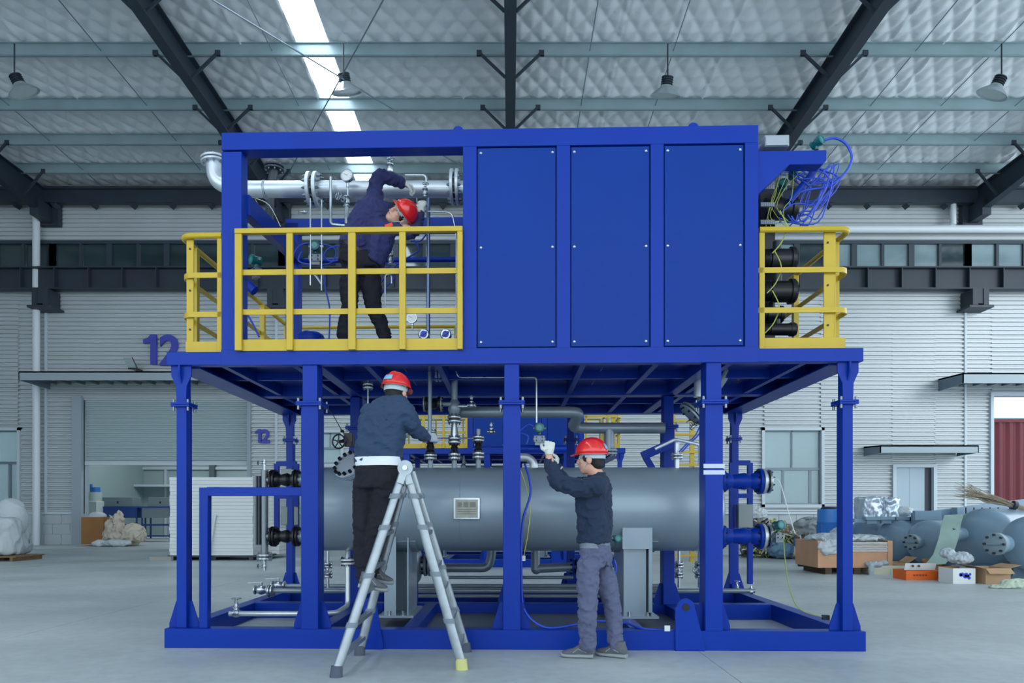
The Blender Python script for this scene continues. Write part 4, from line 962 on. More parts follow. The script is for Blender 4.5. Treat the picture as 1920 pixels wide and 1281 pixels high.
for px0, px1, y0, y1, l in ((527, 540, 950, 985, 'grey electrical box on the left blue frame'), (551, 560, 950, 985, 'narrow grey electrical box by the left post'), (527, 552, 880, 898, 'flat grey electrical box above the upper black valve'), (1384, 1406, 946, 990, 'grey electrical box on the right blue frame')):
    b_ = thing('electrical_box', l, 'box', S(px0, y1, 1.7)); part('housing', MB().box(S(px0, y1, 1.7), S(px1, y0, 1.8)), mat('ebox_grey', (120, 130, 130), .4, metal=.3), b_, bevel=.004)
    part('box_lid', MB().box(S(px0+1, y1-1, 1.69), S(px1-1, y0+1, 1.7)), MATS['ebox_grey'], b_)
# left side: black valves and level gauge
for l, y in (('upper black flanged valve between level gauge and vessel', 900), ('lower black flanged valve between level gauge and vessel', 1006)):
    check_valve(l, S(535, y, TV), X_, .20, .10, M_BLK, M_BLK, group='black valves on the left end of the vessel')
    pipe(l.replace('black flanged valve', 'grey nozzle pipe'), [S(560, y, TV), S(600, y, TV)], .06, M_VES, fillet=0)
    pipe(l.replace('black flanged valve between', 'short stub pipe from').replace(' and vessel', ' to black valve'), [S(497, y, TV), S(512, y, TV)], .025, M_GREYP, fillet=0)
lg = thing('level_gauge', 'tall grey magnetic level gauge column left of the vessel', 'gauge', S(496, 1042, TV))
part('chamber', MB().cyl(S(496, 1040, TV), S(496, 882, TV), .034, n=20), mat('gauge_grey', (128, 138, 144), .35, metal=.5), lg)
part('scale_rail', MB().box(S(478, 1022, .98), S(484, 893, 1.03)).box(S(486.5, 1022, .98), S(490, 893, 1.03)).box(S(484, 1022, 1.01), S(487, 893, 1.03)), mat('gauge_rail', (96, 106, 112), .4, metal=.4), lg)
flange_joint(lg, S(496, 1044, TV), Z_, .075, .022, M_STEEL, .01, 8)
part('drain_stub', MB().cyl(S(496, 1070, TV), S(496, 1044, TV), .016), M_STEEL, lg)
part('vent_stub', MB().cyl(S(496, 882, TV), S(496, 862, TV), .014), M_STEEL, lg)
gate_valve('small valve with black wheel at the top of the level gauge', S(496, 868, TV), Z_, -X_, .026, M_STEEL, M_BLK, ends=False)
gate_valve('small valve with black wheel at the bottom of the level gauge', S(496, 1062, TV), Z_, -X_, .026, M_STEEL, M_BLK, ends=False)
# low pipework
pipe('front pair pipe along the skid base, nearer and lower', SS(2.2, (505, 1108), (1240, 1108)), .028, M_GREYP, joints=[(S(508, 1108, 2.2), X_, .07, .02, M_STEEL)], fillet=0)
pipe('rear pair pipe along the skid base, farther and higher', SS(2.5, (535, 1099), (1240, 1099)), .026, M_GREYP, fillet=0)
def ball_valve(label, p, ax, s):
    p = V(p); ax = V(ax).normalized(); t = thing('ball_valve', label, 'valve', p-V((0,0,s)), 'ball valves')
    part('body', MB().lathe([(-s*1.3, s*.9), (-s*1.1, s*.9), (-s*1.08, s*.5), (-s*.6, s*.8), (0, s*.95), (s*.6, s*.8), (s*1.08, s*.5), (s*1.1, s*.9), (s*1.3, s*.9)], p, ax, 20), M_STEEL, t)
    part('stem', MB().cyl(p, p+Z_*s*1.5, s*.3), M_STEEL, t)
    part('lever', MB().beam(p+Z_*s*1.5+ax*s*.3, p+Z_*s*1.3-ax*s*2.6, s*.3, s*.12), M_STEEL, t)
ball_valve('ball valve with lever at the near left end of the low pipes', S(490, 1106, 2.2), X_, .06); ball_valve('ball valve with lever at the far left end of the low pipes', S(522, 1098, 2.5), X_, .06)
gate_valve('silver gate valve with handwheel standing at the left of the base', S(443, 1150, .55), X_, Z_, .055, M_STEEL, ends=False)
pipe('low silver drain pipe from the gate valve, rising to the vessel', [S(430, 1151, .55), S(600, 1151, .55), S(632, 1149, .6), S(652, 1136, .9), S(652, 1056, .95), S(652, 1030, 1.0)], .024, M_SIL, joints=[(S(652, 1053, .95), Z_, .075, .02, M_SIL, .014, 8, M_BLK)], fillet=.05)
for i, (px, t, lab) in enumerate(((615, 1.9, 'small stainless valve column behind the left post'), (1273, 1.9, 'small stainless valve column right of the right saddle'), (1311, 1.9, 'second stainless valve column beside the right post'))):
    th_ = pipe(lab, SS(t, (px, 1020), (px, 1102)), .016, M_STEEL, joints=[(S(px, 1060, t), Z_, .05, .02, M_STEEL), (S(px, 1078, t), Z_, .05, .02, M_STEEL)], fillet=0, name='valve_column')
    wh = part('handwheel', wheel(MB(), S(px-6, 1069, t-.06), (-.4, -1, 0), .035, .005, 4), M_STEEL, th_)
gate_valve('steel gate valve with wheel at the far right of the low pipes', S(1408, 1110, 2.2), X_, Z_, .04, M_STEEL, ends=False)
gate_valve('steel gate valve second from the right on the low pipes', S(1382, 1106, 2.4), X_, Z_, .04, M_STEEL, ends=False)
pipe('low grey pipe leading to the right gate valves', SS(2.2, (1240, 1108), (1415, 1108)), .026, M_GREYP, fillet=0)
# pump and pipes seen under the vessel
pm = thing('pump', 'grey round pump casing under the vessel behind the ladder', 'pump', S(776, 1100, 1.9))
part('casing', MB().lathe([(-.06, .10), (-.05, .17), (.05, .19), (.07, .16), (.09, .09), (.16, .08)], S(776, 1060, 1.9), X_, 28), M_GREYP, pm)
part('foot', MB().box(S(768, 1130, 1.85), S(784, 1080, 1.95)), M_BLUE, pm)
flange_joint(pm, S(802, 1060, 1.9), X_, .12, .03, M_GREYP, .015, 8, M_BLK)
pipe('grey pipe right of the pump, bending down behind the vessel', SS(2.0, (812, 1065), (916, 1065), (922, 1040), (922, 1020)), .05, M_GREYP, fillet=.08)
pipe('grey pipe below the vessel behind the centre post, elbow at left', SS(2.0, (1004, 1020), (1004, 1070), (1010, 1066), (1080, 1063)), .05, M_GREYP, joints=[(S(1078, 1063, 2.0), X_, .10, .022, M_BLUE, .02, 8, M_BLK)], fillet=.05)
for a, c, y, l in ((842, 1075, 1083, 'thin long grey pipe under the vessel, upper'), (770, 1240, 1118, 'thin long grey pipe under the vessel, lower')): pipe(l, SS(2.3, (a, y), (c, y)), .02, M_GREYP, fillet=0)
# hoses and cables at the front
cable('blue cable looping down the centre post to the base beam', [S(984, 870, .25), S(993, 900, .2), S(994, 930, .2), S(982, 968, .15), S(978, 1010, .1), S(978, 1100, .1), S(982, 1140, .1), S(1000, 1165, .05), S(1030, 1178, .05), S(1075, 1172, .1), S(1110, 1165, .2)], .010)
cable('blue cable lying along the base behind the standing worker\'s feet', [S(1110, 1164, .25), S(1170, 1168, .25), S(1200, 1178, .1), S(1240, 1182, .05), S(1262, 1182, .03)], .010)
cable('thin yellow wire beside the blue cable on the centre post', [S(975, 880, .2), S(984, 905, .2), S(994, 950, .2), S(990, 1000, .15), S(981, 1048, .12)], .003, mat('yellow_wire', (215, 205, 60), .5))
cable('blue cable by the standing worker\'s trousers', SS(.35, (1152, 1050), (1156, 1068), (1150, 1080)), .008)
for k_, (px, py) in enumerate(((1384, 700), (1412, 690))):
    gate_valve(('left' if k_ == 0 else 'right')+' small dark valve hanging under the right deck edge', S(px, py, 1.3), X_, -Z_, .035, M_STEEL, M_BLK, ends=False)
tr = transmitter('dark transmitter head behind the standing worker\'s hip', S(1156, 1010, .5), .036, (.3, -1, 0), False)
solo('cable_clamp', MB().box(S(1246, 1184, -.01), S(1256, 1173, .0)), M_CABW, 'small grey cable clamp on the front base beam', 'clamp')
solo('cable_clamp', MB().box(S(977, 1052, .09), S(985, 1042, .12)), M_CABW, 'small grey cable clamp on the centre post', 'clamp')
# ================================================================== a second skid of the same make stands behind
OFF = V((-.50, 8.95, 0))
SECOND = [(skid, 'second blue steel skid frame standing behind the first one'), (ves, 'grey pressure vessel inside the skid at the back')]
for o in [x for x in C.objects if x.parent is None and x.name.startswith('guard_rail')]:
    SECOND.append((o, o['label'].replace('before the upper worker', 'of the skid at the back').replace('deck edge', 'deck edge of the skid at the back').replace('rear edge of the upper deck', 'rear edge of the back skid deck')))
SECOND = [(o, l.replace('with a rounded corner ', '')) for o, l in SECOND]
keep = ('thick silver pipe', 'thick grey pipe under', 'tall valve stack', 'short valve stack', 'grey elbow', 'front pair', 'rear pair', 'grey pipe', 'vertical steel pipe', 'thin vertical')
for o in list(C.objects):
    if o.parent is None and o.get('category') in ('pipe', 'valve') and o.get('label', '').startswith(keep):
        SECOND.append((o, o['label'].split(',')[0].replace('behind the upper worker', 'across').replace('right of the upper worker', 'in the opening').replace('beside the worker\'s leg', 'in the opening')+', on the back skid'))
for o, lab in SECOND:
    c = copy_tree(o); c.location = o.location+OFF; c['label'] = lab
    if o is skid:
        for ch in list(c.children):
            if ch.name.startswith('tape_band'): bpy.data.objects.remove(ch)
# ================================================================== people
def fuse(name, mb, voxel, m, parent, label=None, smooth=3, folds=0., ff=(9, 9, 9), seed=0, keep=None):
    me = bpy.data.meshes.new(name); me.from_pydata(mb.v, [], mb.f)
    bm = bmesh.new(); bm.from_mesh(me); bmesh.ops.remove_doubles(bm, verts=bm.verts, dist=1e-5); bmesh.ops.recalc_face_normals(bm, faces=bm.faces); bm.to_mesh(me); bm.free()
    tmp = bpy.data.objects.new('tmp', me); C.objects.link(tmp)
    r = tmp.modifiers.new('r', 'REMESH'); r.mode = 'VOXEL'; r.voxel_size = voxel; r.use_smooth_shade = True
    if smooth: q = tmp.modifiers.new('s', 'SMOOTH'); q.iterations = smooth; q.factor = .5
    dg = bpy.context.evaluated_depsgraph_get(); out = bpy.data.meshes.new_from_object(tmp.evaluated_get(dg)); bpy.data.objects.remove(tmp)
    o0 = root_loc(parent); off = V((seed*3.1, seed*1.7, seed*.9))
    if folds:
        for v in out.vertices:
            p = v.co; q = V((p.x*ff[0], p.y*ff[1], p.z*ff[2]))+off
            w = noise.noise(q*.5)
            f = 1-abs(noise.noise(q+V((w, w, w))*1.6))*2.2
            g = 1-abs(noise.noise(q*2.3+V((5, w*2, 1))))*2.2
            v.co = p+v.normal*(folds*(f-.6)+folds*.35*(g-.6)+folds*.6*noise.noise(p*4+off))
    for v in out.vertices: v.co -= o0
    out.materials.clear(); out.materials.append(m); out.shade_smooth(); out.name = name
    o = bpy.data.objects.new(name, out); C.objects.link(o); o.parent = parent
    if label: o['label'] = label
    return o
def limb(mb, pts, n=16):
    """pts [(point, radius)] rounded tapered tube with an even taper and round ends"""
    P_ = [V(p) for p, r in pts]; R_ = [r for p, r in pts]; q = []; rr = []
    for i in range(len(P_)-1):
        a, b, c, d = P_[max(0, i-1)], P_[i], P_[i+1], P_[min(len(P_)-1, i+2)]
        for k in range(6):
            u = k/6; q.append(.5*((2*b)+(c-a)*u+(2*a-5*b+4*c-d)*u*u+(3*b-a-3*c+d)*u**3)); rr.append(R_[i]*(1-u)+R_[i+1]*u)
    q.append(P_[-1]); rr.append(R_[-1]); mb.tube(q, rr, n)
    mb.ell(q[0], (rr[0],)*3, 12, 8); mb.ell(q[-1], (rr[-1],)*3, 12, 8); return mb
def torso(mb, secs):
    """secs [(centre, half-width vector, half-depth vector)] squarish sections"""
    n = 24; vs_ = []; fs = []
    for c, a, b in secs:
        c, a, b = V(c), V(a), V(b)
        for k in range(n):
            t = 2*PI*k/n; ct, st = math.cos(t), math.sin(t); e = .8
            vs_.append(c+a*(math.copysign(abs(ct)**e, ct))+b*(math.copysign(abs(st)**e, st)))
    for i in range(len(secs)-1):
        for k in range(n): k2 = (k+1) % n; fs.append((i*n+k, i*n+k2, (i+1)*n+k2, (i+1)*n+k))
    fs.append(tuple(reversed(range(n)))); fs.append(tuple((len(secs)-1)*n+k for k in range(n)))
    return mb.add(vs_, fs)
def hand(mb, wrist, fdir, pnorm, side, s=1., curl=.5, g=0.):
    """wrist point, finger direction, palm normal (palm faces it), thumb side vector; g thickens for gloves"""
    wrist, f = V(wrist), V(fdir).normalized(); nrm = V(pnorm); nrm = (nrm-f*nrm.dot(f)).normalized(); sd = V(side); sd = (sd-f*sd.dot(f)-nrm*sd.dot(nrm)).normalized()
    L = .088*s; base = wrist+f*L
    mb.loft([(wrist, sd*(.026+g), nrm*(.019+g)), (wrist+f*L*.3, sd*(.034+g), nrm*(.019+g)), (wrist+f*L*.8, sd*(.040+g), nrm*(.016+g)), (base, sd*(.039+g), nrm*(.013+g))])
    for i, (o, l) in enumerate(((.029, .068), (.010, .078), (-.010, .073), (-.028, .058))):
        p = wrist+f*(L*.9)+sd*o*s; a = 0; pts = [(p-f*.02, .0095+g)]; c = curl*(1+.12*i)
        for sg, fr_ in ((.45, 1.), (.30, 1.), (.25, .8)):
            a += c*fr_; d = f*math.cos(a)+nrm*math.sin(a)+sd*(.08-.05*i); p = p+d*(l*sg*s); pts.append((p, .0090+g*.8-.001*fr_))
        mb.tube([q[0] for q in pts], [q[1] for q in pts], 10); mb.ell(p, (.0088+g*.8,)*3, 10, 6)
    t0 = wrist+f*.02+sd*.024; t1 = t0+(f*.5+sd*.75+nrm*.25).normalized()*.040*s; t2 = t1+(f*.85+sd*.15+nrm*(.3+curl*.5)).normalized()*.034*s; t3 = t2+(f*.8-sd*.15+nrm*(.3+curl*.8)).normalized()*.026*s
    mb.tube([t0, t1, t2, t3], [.016+g, .013+g, .011+g, .0095+g], 10); mb.ell(t3, (.0095+g,)*3, 10, 6)
def basis(fwd, up):
    f = V(fwd).normalized(); u = V(up); u = (u-f*u.dot(f)).normalized(); l = u.cross(f)   # l = the person's left
    return f, u, l
def head(mb, c, f, u, l):
    R = Matrix((l, f, u)).transposed()              # columns: left, forward, up
    E = lambda o, r: mb.ell(V(c)+l*o[0]+f*o[1]+u*o[2], r, 18, 12, R)
    E((0, -.012, .035), (.076, .094, .088)); E((0, .018, -.035), (.062, .070, .080)); E((0, .045, -.080), (.040, .038, .034))
    E((.030, .052, -.012), (.028, .030, .026)); E((-.030, .052, -.012), (.028, .030, .026))      # cheeks
    E((0, .074, .030), (.050, .018, .014))                                                     # brow
    mb.tube([V(c)+f*.080+u*.018, V(c)+f*.098-u*.010, V(c)+f*.104-u*.026], [.009, .012, .014], 10); E((0, .096, -.027), (.018, .014, .011))   # nose
    E((0, .082, -.052), (.024, .014, .006)); E((0, .080, -.062), (.021, .014, .007))            # lips
    for s_ in (-1, 1): E((s_*.078, -.012, -.008), (.010, .020, .032)); E((s_*.082, -.006, -.008), (.008, .024, .026))   # ears
M_SKIN = mat('skin', (206, 158, 136), .5, var=.04, vscale=10)
M_HAIR = mat('black_hair', (18, 17, 20), .6, bump=.5, bscale=120)
M_JACK = mat('navy_work_jacket', (36, 60, 90), .85, bump=.25, bscale=60, sheen=.04)
M_JACK2 = mat('dark_navy_jacket', (20, 40, 66), .85, bump=.25, bscale=60, sheen=.04)
M_JACK3 = mat('indigo_overall_jacket', (38, 44, 92), .85, bump=.25, bscale=60, sheen=.04)
M_TRB = mat('black_trousers', (17, 20, 32), .9, bump=.25, bscale=60)
M_TRG = mat('slate_grey_trousers', (86, 92, 120), .9, bump=.25, bscale=60, sheen=.05)
M_GLOVE = mat('white_cotton_glove', (206, 212, 204), .9, bump=.4, bscale=150)
M_SHOE = mat('shoe_mesh', (52, 58, 66), .8, bump=.4, bscale=90); M_SOLE = mat('shoe_sole_grey', (140, 148, 150), .7)
M_SHOE2 = mat('shoe_suede', (92, 96, 104), .85, bump=.4, bscale=90)
M_HELM = mat('helmet_red', (214, 34, 30), .22, coat=.6)
M_STRAP = mat('helmet_strap', (170, 190, 196), .5)
M_SHIRT = mat('white_shirt', (222, 230, 236), .8)
def face_parts(per, c, f, u, l):
    R = Matrix((l, f, u)).transposed(); c = V(c)
    for s_ in (-1, 1):
        e = part('eye', MB().ell(c+l*(s_*.031)+f*.079+u*.008, (.013, .008, .007), 12, 8, R), mat('eye_white', (225, 225, 225), .2), per)
        part('iris', MB().ell(c+l*(s_*.031)+f*.0855+u*.008, (.006, .003, .006), 10, 6, R), M_BLK, e)
        part('eyebrow', MB().tube([c+l*(s_*.014)+f*.092+u*.028, c+l*(s_*.032)+f*.090+u*.034, c+l*(s_*.050)+f*.078+u*.028], [.003, .004, .002], 6), M_HAIR, per)
    part('mouth', MB().ell(c+f*.094-u*.057, (.022, .003, .002), 12, 6, R), mat('lip_line', (130, 70, 66), .5), per)
def hair(per, c, f, u, l):
    R = Matrix((l, f, u)).transposed(); c = V(c); mb = MB()
    mb.ell(c-f*.020+u*.030, (.084, .098, .090), 20, 14, R); mb.ell(c-f*.055-u*.030, (.066, .052, .060), 16, 10, R)
    for s_ in (-1, 1): mb.ell(c+l*(s_*.070)+f*.018+u*.012, (.012, .030, .034), 10, 8, R)
    o = fuse('hair', mb, .006, M_HAIR, per, folds=.002, ff=(60, 60, 60))
def helmet(per, c, f, u, l, sticker=True, lab='red safety helmet'):
    """hard hat: shell with a raised centre rib, a peak in front, a rim, the head band and its strap"""
    c = V(c)+u*.050-f*.010; n = 40; vs_ = []; fs = []; m = 12; A, B, H = .106, .126, .118
    for i in range(m+1):
        ph = (PI/2)*i/m
        for k in range(n):
            t = 2*PI*k/n; x_, y_, z_ = A*math.cos(ph)*math.cos(t), B*math.cos(ph)*math.sin(t), H*math.sin(ph)
            rib = .007*max(0, 1-abs(x_)/.016)+.004*max(0, 1-abs(abs(x_)-.045)/.008); k_ = 1+rib/.12*(1 if ph > .3 else ph/.3)
            vs_.append(c+l*x_*k_+f*y_*k_+u*z_*k_)
    for i in range(m):
        for k in range(n): k2 = (k+1) % n; fs.append((i*n+k, i*n+k2, (i+1)*n+k2, (i+1)*n+k))
    h = part('helmet', MB().add(vs_, fs), M_HELM, per, lab, smooth=50)
    md = h.modifiers.new('thick', 'SOLIDIFY'); md.thickness = .003; md.offset = -1
    rim = []; 
    for k in range(n):
        t = 2*PI*k/n; pk = max(0, math.sin(t))**3*.034
        rim.append((c+l*A*.99*math.cos(t)+f*B*.99*math.sin(t)+u*.002, c+l*(A+.010+pk*.1)*math.cos(t)+f*(B+.010+pk)*math.sin(t)-u*(.008+pk*.25)))
    vs_ = []; fs = []
    for a, b in rim: vs_ += [a, b, b-u*.004, a-u*.004]
    for k in range(n):
        j = (k+1) % n
        for q in range(4): fs.append((4*k+q, 4*k+(q+1) % 4, 4*j+(q+1) % 4, 4*j+q))
    part('brim', MB().add(vs_, fs), M_HELM, h)
    mb = MB(); ring = [(c-u*.022+l*(.084*math.cos(2*PI*k/24))+f*(.102*math.sin(2*PI*k/24)-.004)) for k in range(24)]
    vs_ = []; fs = []
    for k, p in enumerate(ring):
        o = (p-c); o = (o-u*o.dot(u)).normalized(); w = .016 if math.sin(2*PI*k/24) > -.2 else .024
        vs_ += [p+u*.02, p+o*.003+u*.02, p+o*.003-u*w, p-u*w]
    for k in range(24):
        j = (k+1) % 24
        for q in range(4): fs.append((4*k+q, 4*k+(q+1) % 4, 4*j+(q+1) % 4, 4*j+q))
    part('head_band', MB().add(vs_, fs), M_STRAP, h)
    for s_ in (-1, 1): part('chin_strap', MB().tube([c+l*(s_*.088)+u*.0, c+l*(s_*.082)+f*.01-u*.06, c+l*(s_*.05)+f*.05-u*.125], .003, 6), M_STRAP, h)
    if sticker:
        def dp(a, z_): # point on the shell at angle a from the back
            ph = math.asin(min(.95, z_/H)); return c+l*(A*1.07*math.cos(ph)*math.sin(a))-f*(B*1.07*math.cos(ph)*math.cos(a))+u*z_
        vs_ = []; fs = []
        for i in range(4):
            for k in range(6): vs_.append(dp(-.38+.76*k/5, .028+.042*i/3))
        for i in range(3):
            for k in range(5): fs.append((i*6+k, i*6+k+1, i*6+7+k, i*6+6+k))
        st = part('sticker', MB().add(vs_, fs), mat('sticker_blue', (120, 176, 206), .4), h); md = st.modifiers.new('thick', 'SOLIDIFY'); md.thickness = .002
    return h
def shoe(per, heel, toe, up=(0, 0, 1), m=None, w=.045):
    """heel, toe: floor points under the sole"""
    heel, toe = V(heel), V(toe); d = (toe-heel).normalized(); u = V(up); u = (u-d*u.dot(d)).normalized(); s_ = d.cross(u); L = (toe-heel).length
    so = MB(); pr = [(-.01, .6), (.0, .75), (.12, .85), (.35, .8), (.6, 1.), (.8, 1.), (.93, .75), (1., .4)]
    so.loft([(heel+d*L*a+u*(.018+.012*max(0, a-.8)*5*.5), s_*w*b, u*.018) for a, b in pr])
    o = fuse('shoe', MB().loft([(heel+d*L*a+u*h, s_*w*b, u*c) for a, b, h, c in ((0, .55, .060, .030), (.04, .75, .065, .045), (.2, .8, .070, .052), (.42, .78, .062, .045), (.62, .92, .045, .032), (.82, .88, .038, .024), (.96, .55, .034, .016))])
             .cyl(heel+d*L*.2+u*.05, heel+d*L*.2+u*.13, .042, .044), .007, m or M_SHOE, per, folds=.001)
    part('sole', so, M_SOLE, o, smooth=50)
    lc = MB()
    for k in range(4):
        a = .34+.09*k; hgt = .108-.020*k; lc.tube([heel+d*L*a+s_*.026+u*(hgt-.012), heel+d*L*(a+.02)+u*hgt, heel+d*L*a-s_*.026+u*(hgt-.012)], .003, 6)
    part('laces', lc, M_STRAP, o, stuff=True)
    part('side_stripe', MB().tube([heel+d*L*.2+s_*w*.80+u*.05, heel+d*L*.45+s_*w*.80+u*.075, heel+d*L*.6+s_*w*.88+u*.045], .004, 6).tube([heel+d*L*.2-s_*w*.80+u*.05, heel+d*L*.45-s_*w*.80+u*.075, heel+d*L*.6-s_*w*.88+u*.045], .004, 6), M_SOLE, o, stuff=True)
    return o

# ---- the man standing at the right, profile to the left, left arm raised ------------------------
q = lambda px, py, d=5.55: P(px, py, d)
dA = 5.55
pa = thing('person', 'person standing on the floor at the right, in grey trousers, one gloved hand raised', 'person', q(1122, 1232, 5.6)*1)
pa.location.z = 0
f, u, l = basis((-.94, .34, .0), (-.06, 0, 1))
hc = q(1107, 862, 5.58)
fw = V((-.90, .42, 0)).normalized(); side = V((.42, .90, 0)).normalized()   # body forward and its right
W_ = side
neck = q(1120, 893, 5.58)
chest = q(1112, 935, 5.60); mid = q(1115, 985, 5.60); hem = q(1114, 1018, 5.60); hipc = q(1117, 1042, 5.60)
sh_n = q(1122, 912, 5.40); sh_f = q(1112, 910, 5.77)                          # near (left) and far shoulder
el_n = q(1046, 903, 5.45); wr_n = q(1031, 862, 5.52); kn_n = q(1102, 1128, 5.50); an_n = q(1103, 1205, 5.53)
kn_f = q(1147, 1128, 5.62); an_f = q(1152, 1205, 5.60)
el_f = q(1062, 906, 5.84); wr_f = q(1044, 876, 5.84)
jk = MB(); torso(jk, [(hem, W_*.165, fw*.125), (mid, W_*.175, fw*.130), (chest, W_*.195, fw*.130), (q(1117, 912, 5.6), W_*.185, fw*.112), (q(1120, 898, 5.6), W_*.11, fw*.085), (q(1120, 890, 5.6), W_*.062, fw*.062)])
limb(jk, [(sh_n, .078), (q(1084, 915, 5.40), .074), (el_n, .064), (q(1038, 884, 5.49), .056), (wr_n+V((0,0,-.03)), .046)]); limb(jk, [(sh_f, .075), (el_f, .058), (wr_f, .045)])
fuse('jacket', jk, .011, M_JACK2, pa, 'dark navy work jacket', folds=.014, ff=(11, 11, 15), seed=1)
part('collar', MB().loft([(q(1119, 897, 5.59), W_*.078, fw*.075), (q(1120, 886, 5.59), W_*.068, fw*.066)]), M_JACK2, pa)
part('shirt_hem', MB().loft([(q(1115, 1027, 5.60), W_*.150, fw*.114), (q(1115, 1014, 5.60), W_*.155, fw*.118)]), mat('grey_shirt', (120, 130, 145), .85), pa)
tr_ = MB(); torso(tr_, [(q(1116, 1062, 5.6), W_*.155, fw*.120), (hipc, W_*.160, fw*.120), (q(1115, 1020, 5.6), W_*.146, fw*.110)])
limb(tr_, [(q(1103, 1062, 5.52), .096), (q(1102, 1095, 5.51), .088), (kn_n, .074), (q(1101, 1165, 5.51), .070), (q(1103, 1207, 5.53), .066)])
limb(tr_, [(q(1128, 1060, 5.68), .094), (q(1138, 1095, 5.65), .086), (kn_f, .072), (q(1151, 1165, 5.62), .068), (q(1154, 1210, 5.60), .064)])
fuse('trousers', tr_, .011, M_TRG, pa, 'slate grey work trousers', folds=.015, ff=(10, 10, 17), seed=4)
shoe(pa, V((q(1112, 0).x, 5.55, 0)), V((q(1052, 0).x, 5.60, 0)), m=M_SHOE2); shoe(pa, V((q(1172, 0).x+.01, 5.54, 0)), V((q(1120, 0).x, 5.68, 0)), m=M_SHOE2)
bd = MB(); head(bd, hc, f, u, l); limb(bd, [(hc-u*.07-f*.02, .056), (neck, .058)])
torso(bd, [(q(1116, 1050, 5.6), W_*.11, fw*.08), (mid, W_*.12, fw*.085), (chest, W_*.14, fw*.085), (q(1117, 912, 5.6), W_*.12, fw*.07), (q(1120, 896, 5.6), W_*.06, fw*.06)])
limb(bd, [(sh_n, .055), (el_n, .042), (wr_n, .030), (q(1030, 852, 5.52), .028)]); limb(bd, [(sh_f, .055), (el_f, .042), (wr_f, .030)])
for h_, k_, a_ in ((q(1103, 1062, 5.52), kn_n, q(1104, 1205, 5.54)), (q(1128, 1060, 5.68), kn_f, q(1156, 1205, 5.58))): limb(bd, [(h_, .055), (k_, .034), (a_, .026)])
limb(bd, [(V((q(1104, 0).x, 5.56, .09)), .028), (V((q(1092, 0).x, 5.565, .065)), .022)]); limb(bd, [(V((q(1160, 0).x, 5.57, .09)), .028), (V((q(1150, 0).x, 5.60, .065)), .022)])
hand(bd, wr_f, (-.7, .2, .6), (0, .9, .2), (0, 0, 1), curl=.5)
hand(bd, q(1030, 850, 5.52), (.05, .25, 1), (.0, 1, -.2), (-1, 0, 0), curl=.75)
fuse('body', bd, .0065, M_SKIN, pa, smooth=2); face_parts(pa, hc, f, u, l); hair(pa, hc, f, u, l); helmet(pa, hc, f, u, l)
gm = MB(); hand(gm, q(1030, 850, 5.52), (.05, .25, 1), (.0, 1, -.2), (-1, 0, 0), curl=.75, g=.003)
gm.cyl(q(1030, 853, 5.52), q(1030, 843, 5.52), .033, .034); fuse('glove', gm, .0045, M_GLOVE, pa, smooth=1)
gm = MB(); hand(gm, wr_f, (-.7, .2, .6), (0, .9, .2), (0, 0, 1), curl=.5, g=.003); gm.cyl(wr_f+V((.03, 0, -.025)), wr_f+V((-.01, 0, .01)), .034, .031); fuse('glove', gm, .0045, M_GLOVE, pa, smooth=1)

# ---- the man on the ladder, seen from behind ------------------------------------------------------
pb = thing('person', 'person seen from behind standing on the ladder, white shirt hem under a navy jacket', 'person', P(705, 1100, 5.45))
q = lambda px, py, d=5.52: P(px, py, d)
fw = V((.30, .95, 0)).normalized(); W_ = V((.95, -.30, 0)).normalized()
f, u, l = basis((.45, .89, -.12), (.05, .12, 1))
hc = q(744, 738, 5.62)
jk = MB(); torso(jk, [(q(709, 868), W_*.190, fw*.125), (q(711, 840), W_*.192, fw*.130), (q(716, 805, 5.54), W_*.186, fw*.130), (q(724, 778, 5.56), W_*.196, fw*.125), (q(729, 760, 5.58), W_*.175, fw*.105), (q(734, 748, 5.6), W_*.12, fw*.085), (q(739, 742, 5.61), W_*.062, fw*.062)])
shl, shr = q(694, 775, 5.60), q(760, 775, 5.50)
ell_, elr = q(690, 810, 5.84), q(781, 808, 5.60); wl, wr = q(745, 820, 5.95), q(802, 822, 5.80)
limb(jk, [(shr, .080), (q(770, 792, 5.52), .070), (elr, .062), (q(791, 815, 5.68), .054), (q(800, 821, 5.76), .044)])
limb(jk, [(shl, .080), (ell_, .062), (wl, .046)])
fuse('jacket', jk, .011, M_JACK, pb, 'navy blue work jacket', folds=.015, ff=(9, 9, 14), seed=7)
part('collar', MB().loft([(q(738, 752, 5.61), W_*.078, fw*.075), (q(741, 742, 5.62), W_*.066, fw*.066)]), M_JACK, pb)
sh_ = MB(); torso(sh_, [(q(710, 874, 5.51), W_*.180, fw*.121), (q(709, 858, 5.51), W_*.186, fw*.124)]); part('shirt_hem', sh_, M_SHIRT, pb, 'white shirt hem')
tr_ = MB(); torso(tr_, [(q(703, 915), W_*.170, fw*.128), (q(706, 895), W_*.176, fw*.130), (q(709, 868), W_*.168, fw*.118)])
limb(tr_, [(q(684, 915, 5.56), .098), (q(682, 955, 5.55), .088), (q(680, 990, 5.50), .076), (q(679, 1035, 5.52), .070), (q(682, 1082, 5.48), .064)])
limb(tr_, [(q(722, 915, 5.50), .098), (q(718, 955, 5.48), .090), (q(709, 990, 5.44), .078), (q(700, 1035, 5.48), .070), (q(695, 1072, 5.52), .064)])
fuse('trousers', tr_, .011, M_TRB, pb, 'black work trousers', folds=.013, ff=(9, 9, 14), seed=9)
zl = lambda y, d: CAMZ+(HY-y)/F*d
shoe(pb, q(672, 1102, 5.42), q(727, 1112, 5.42), m=M_SHOE2); shoe(pb, q(690, 1090, 5.62), q(737, 1098, 5.62), m=M_SHOE2)
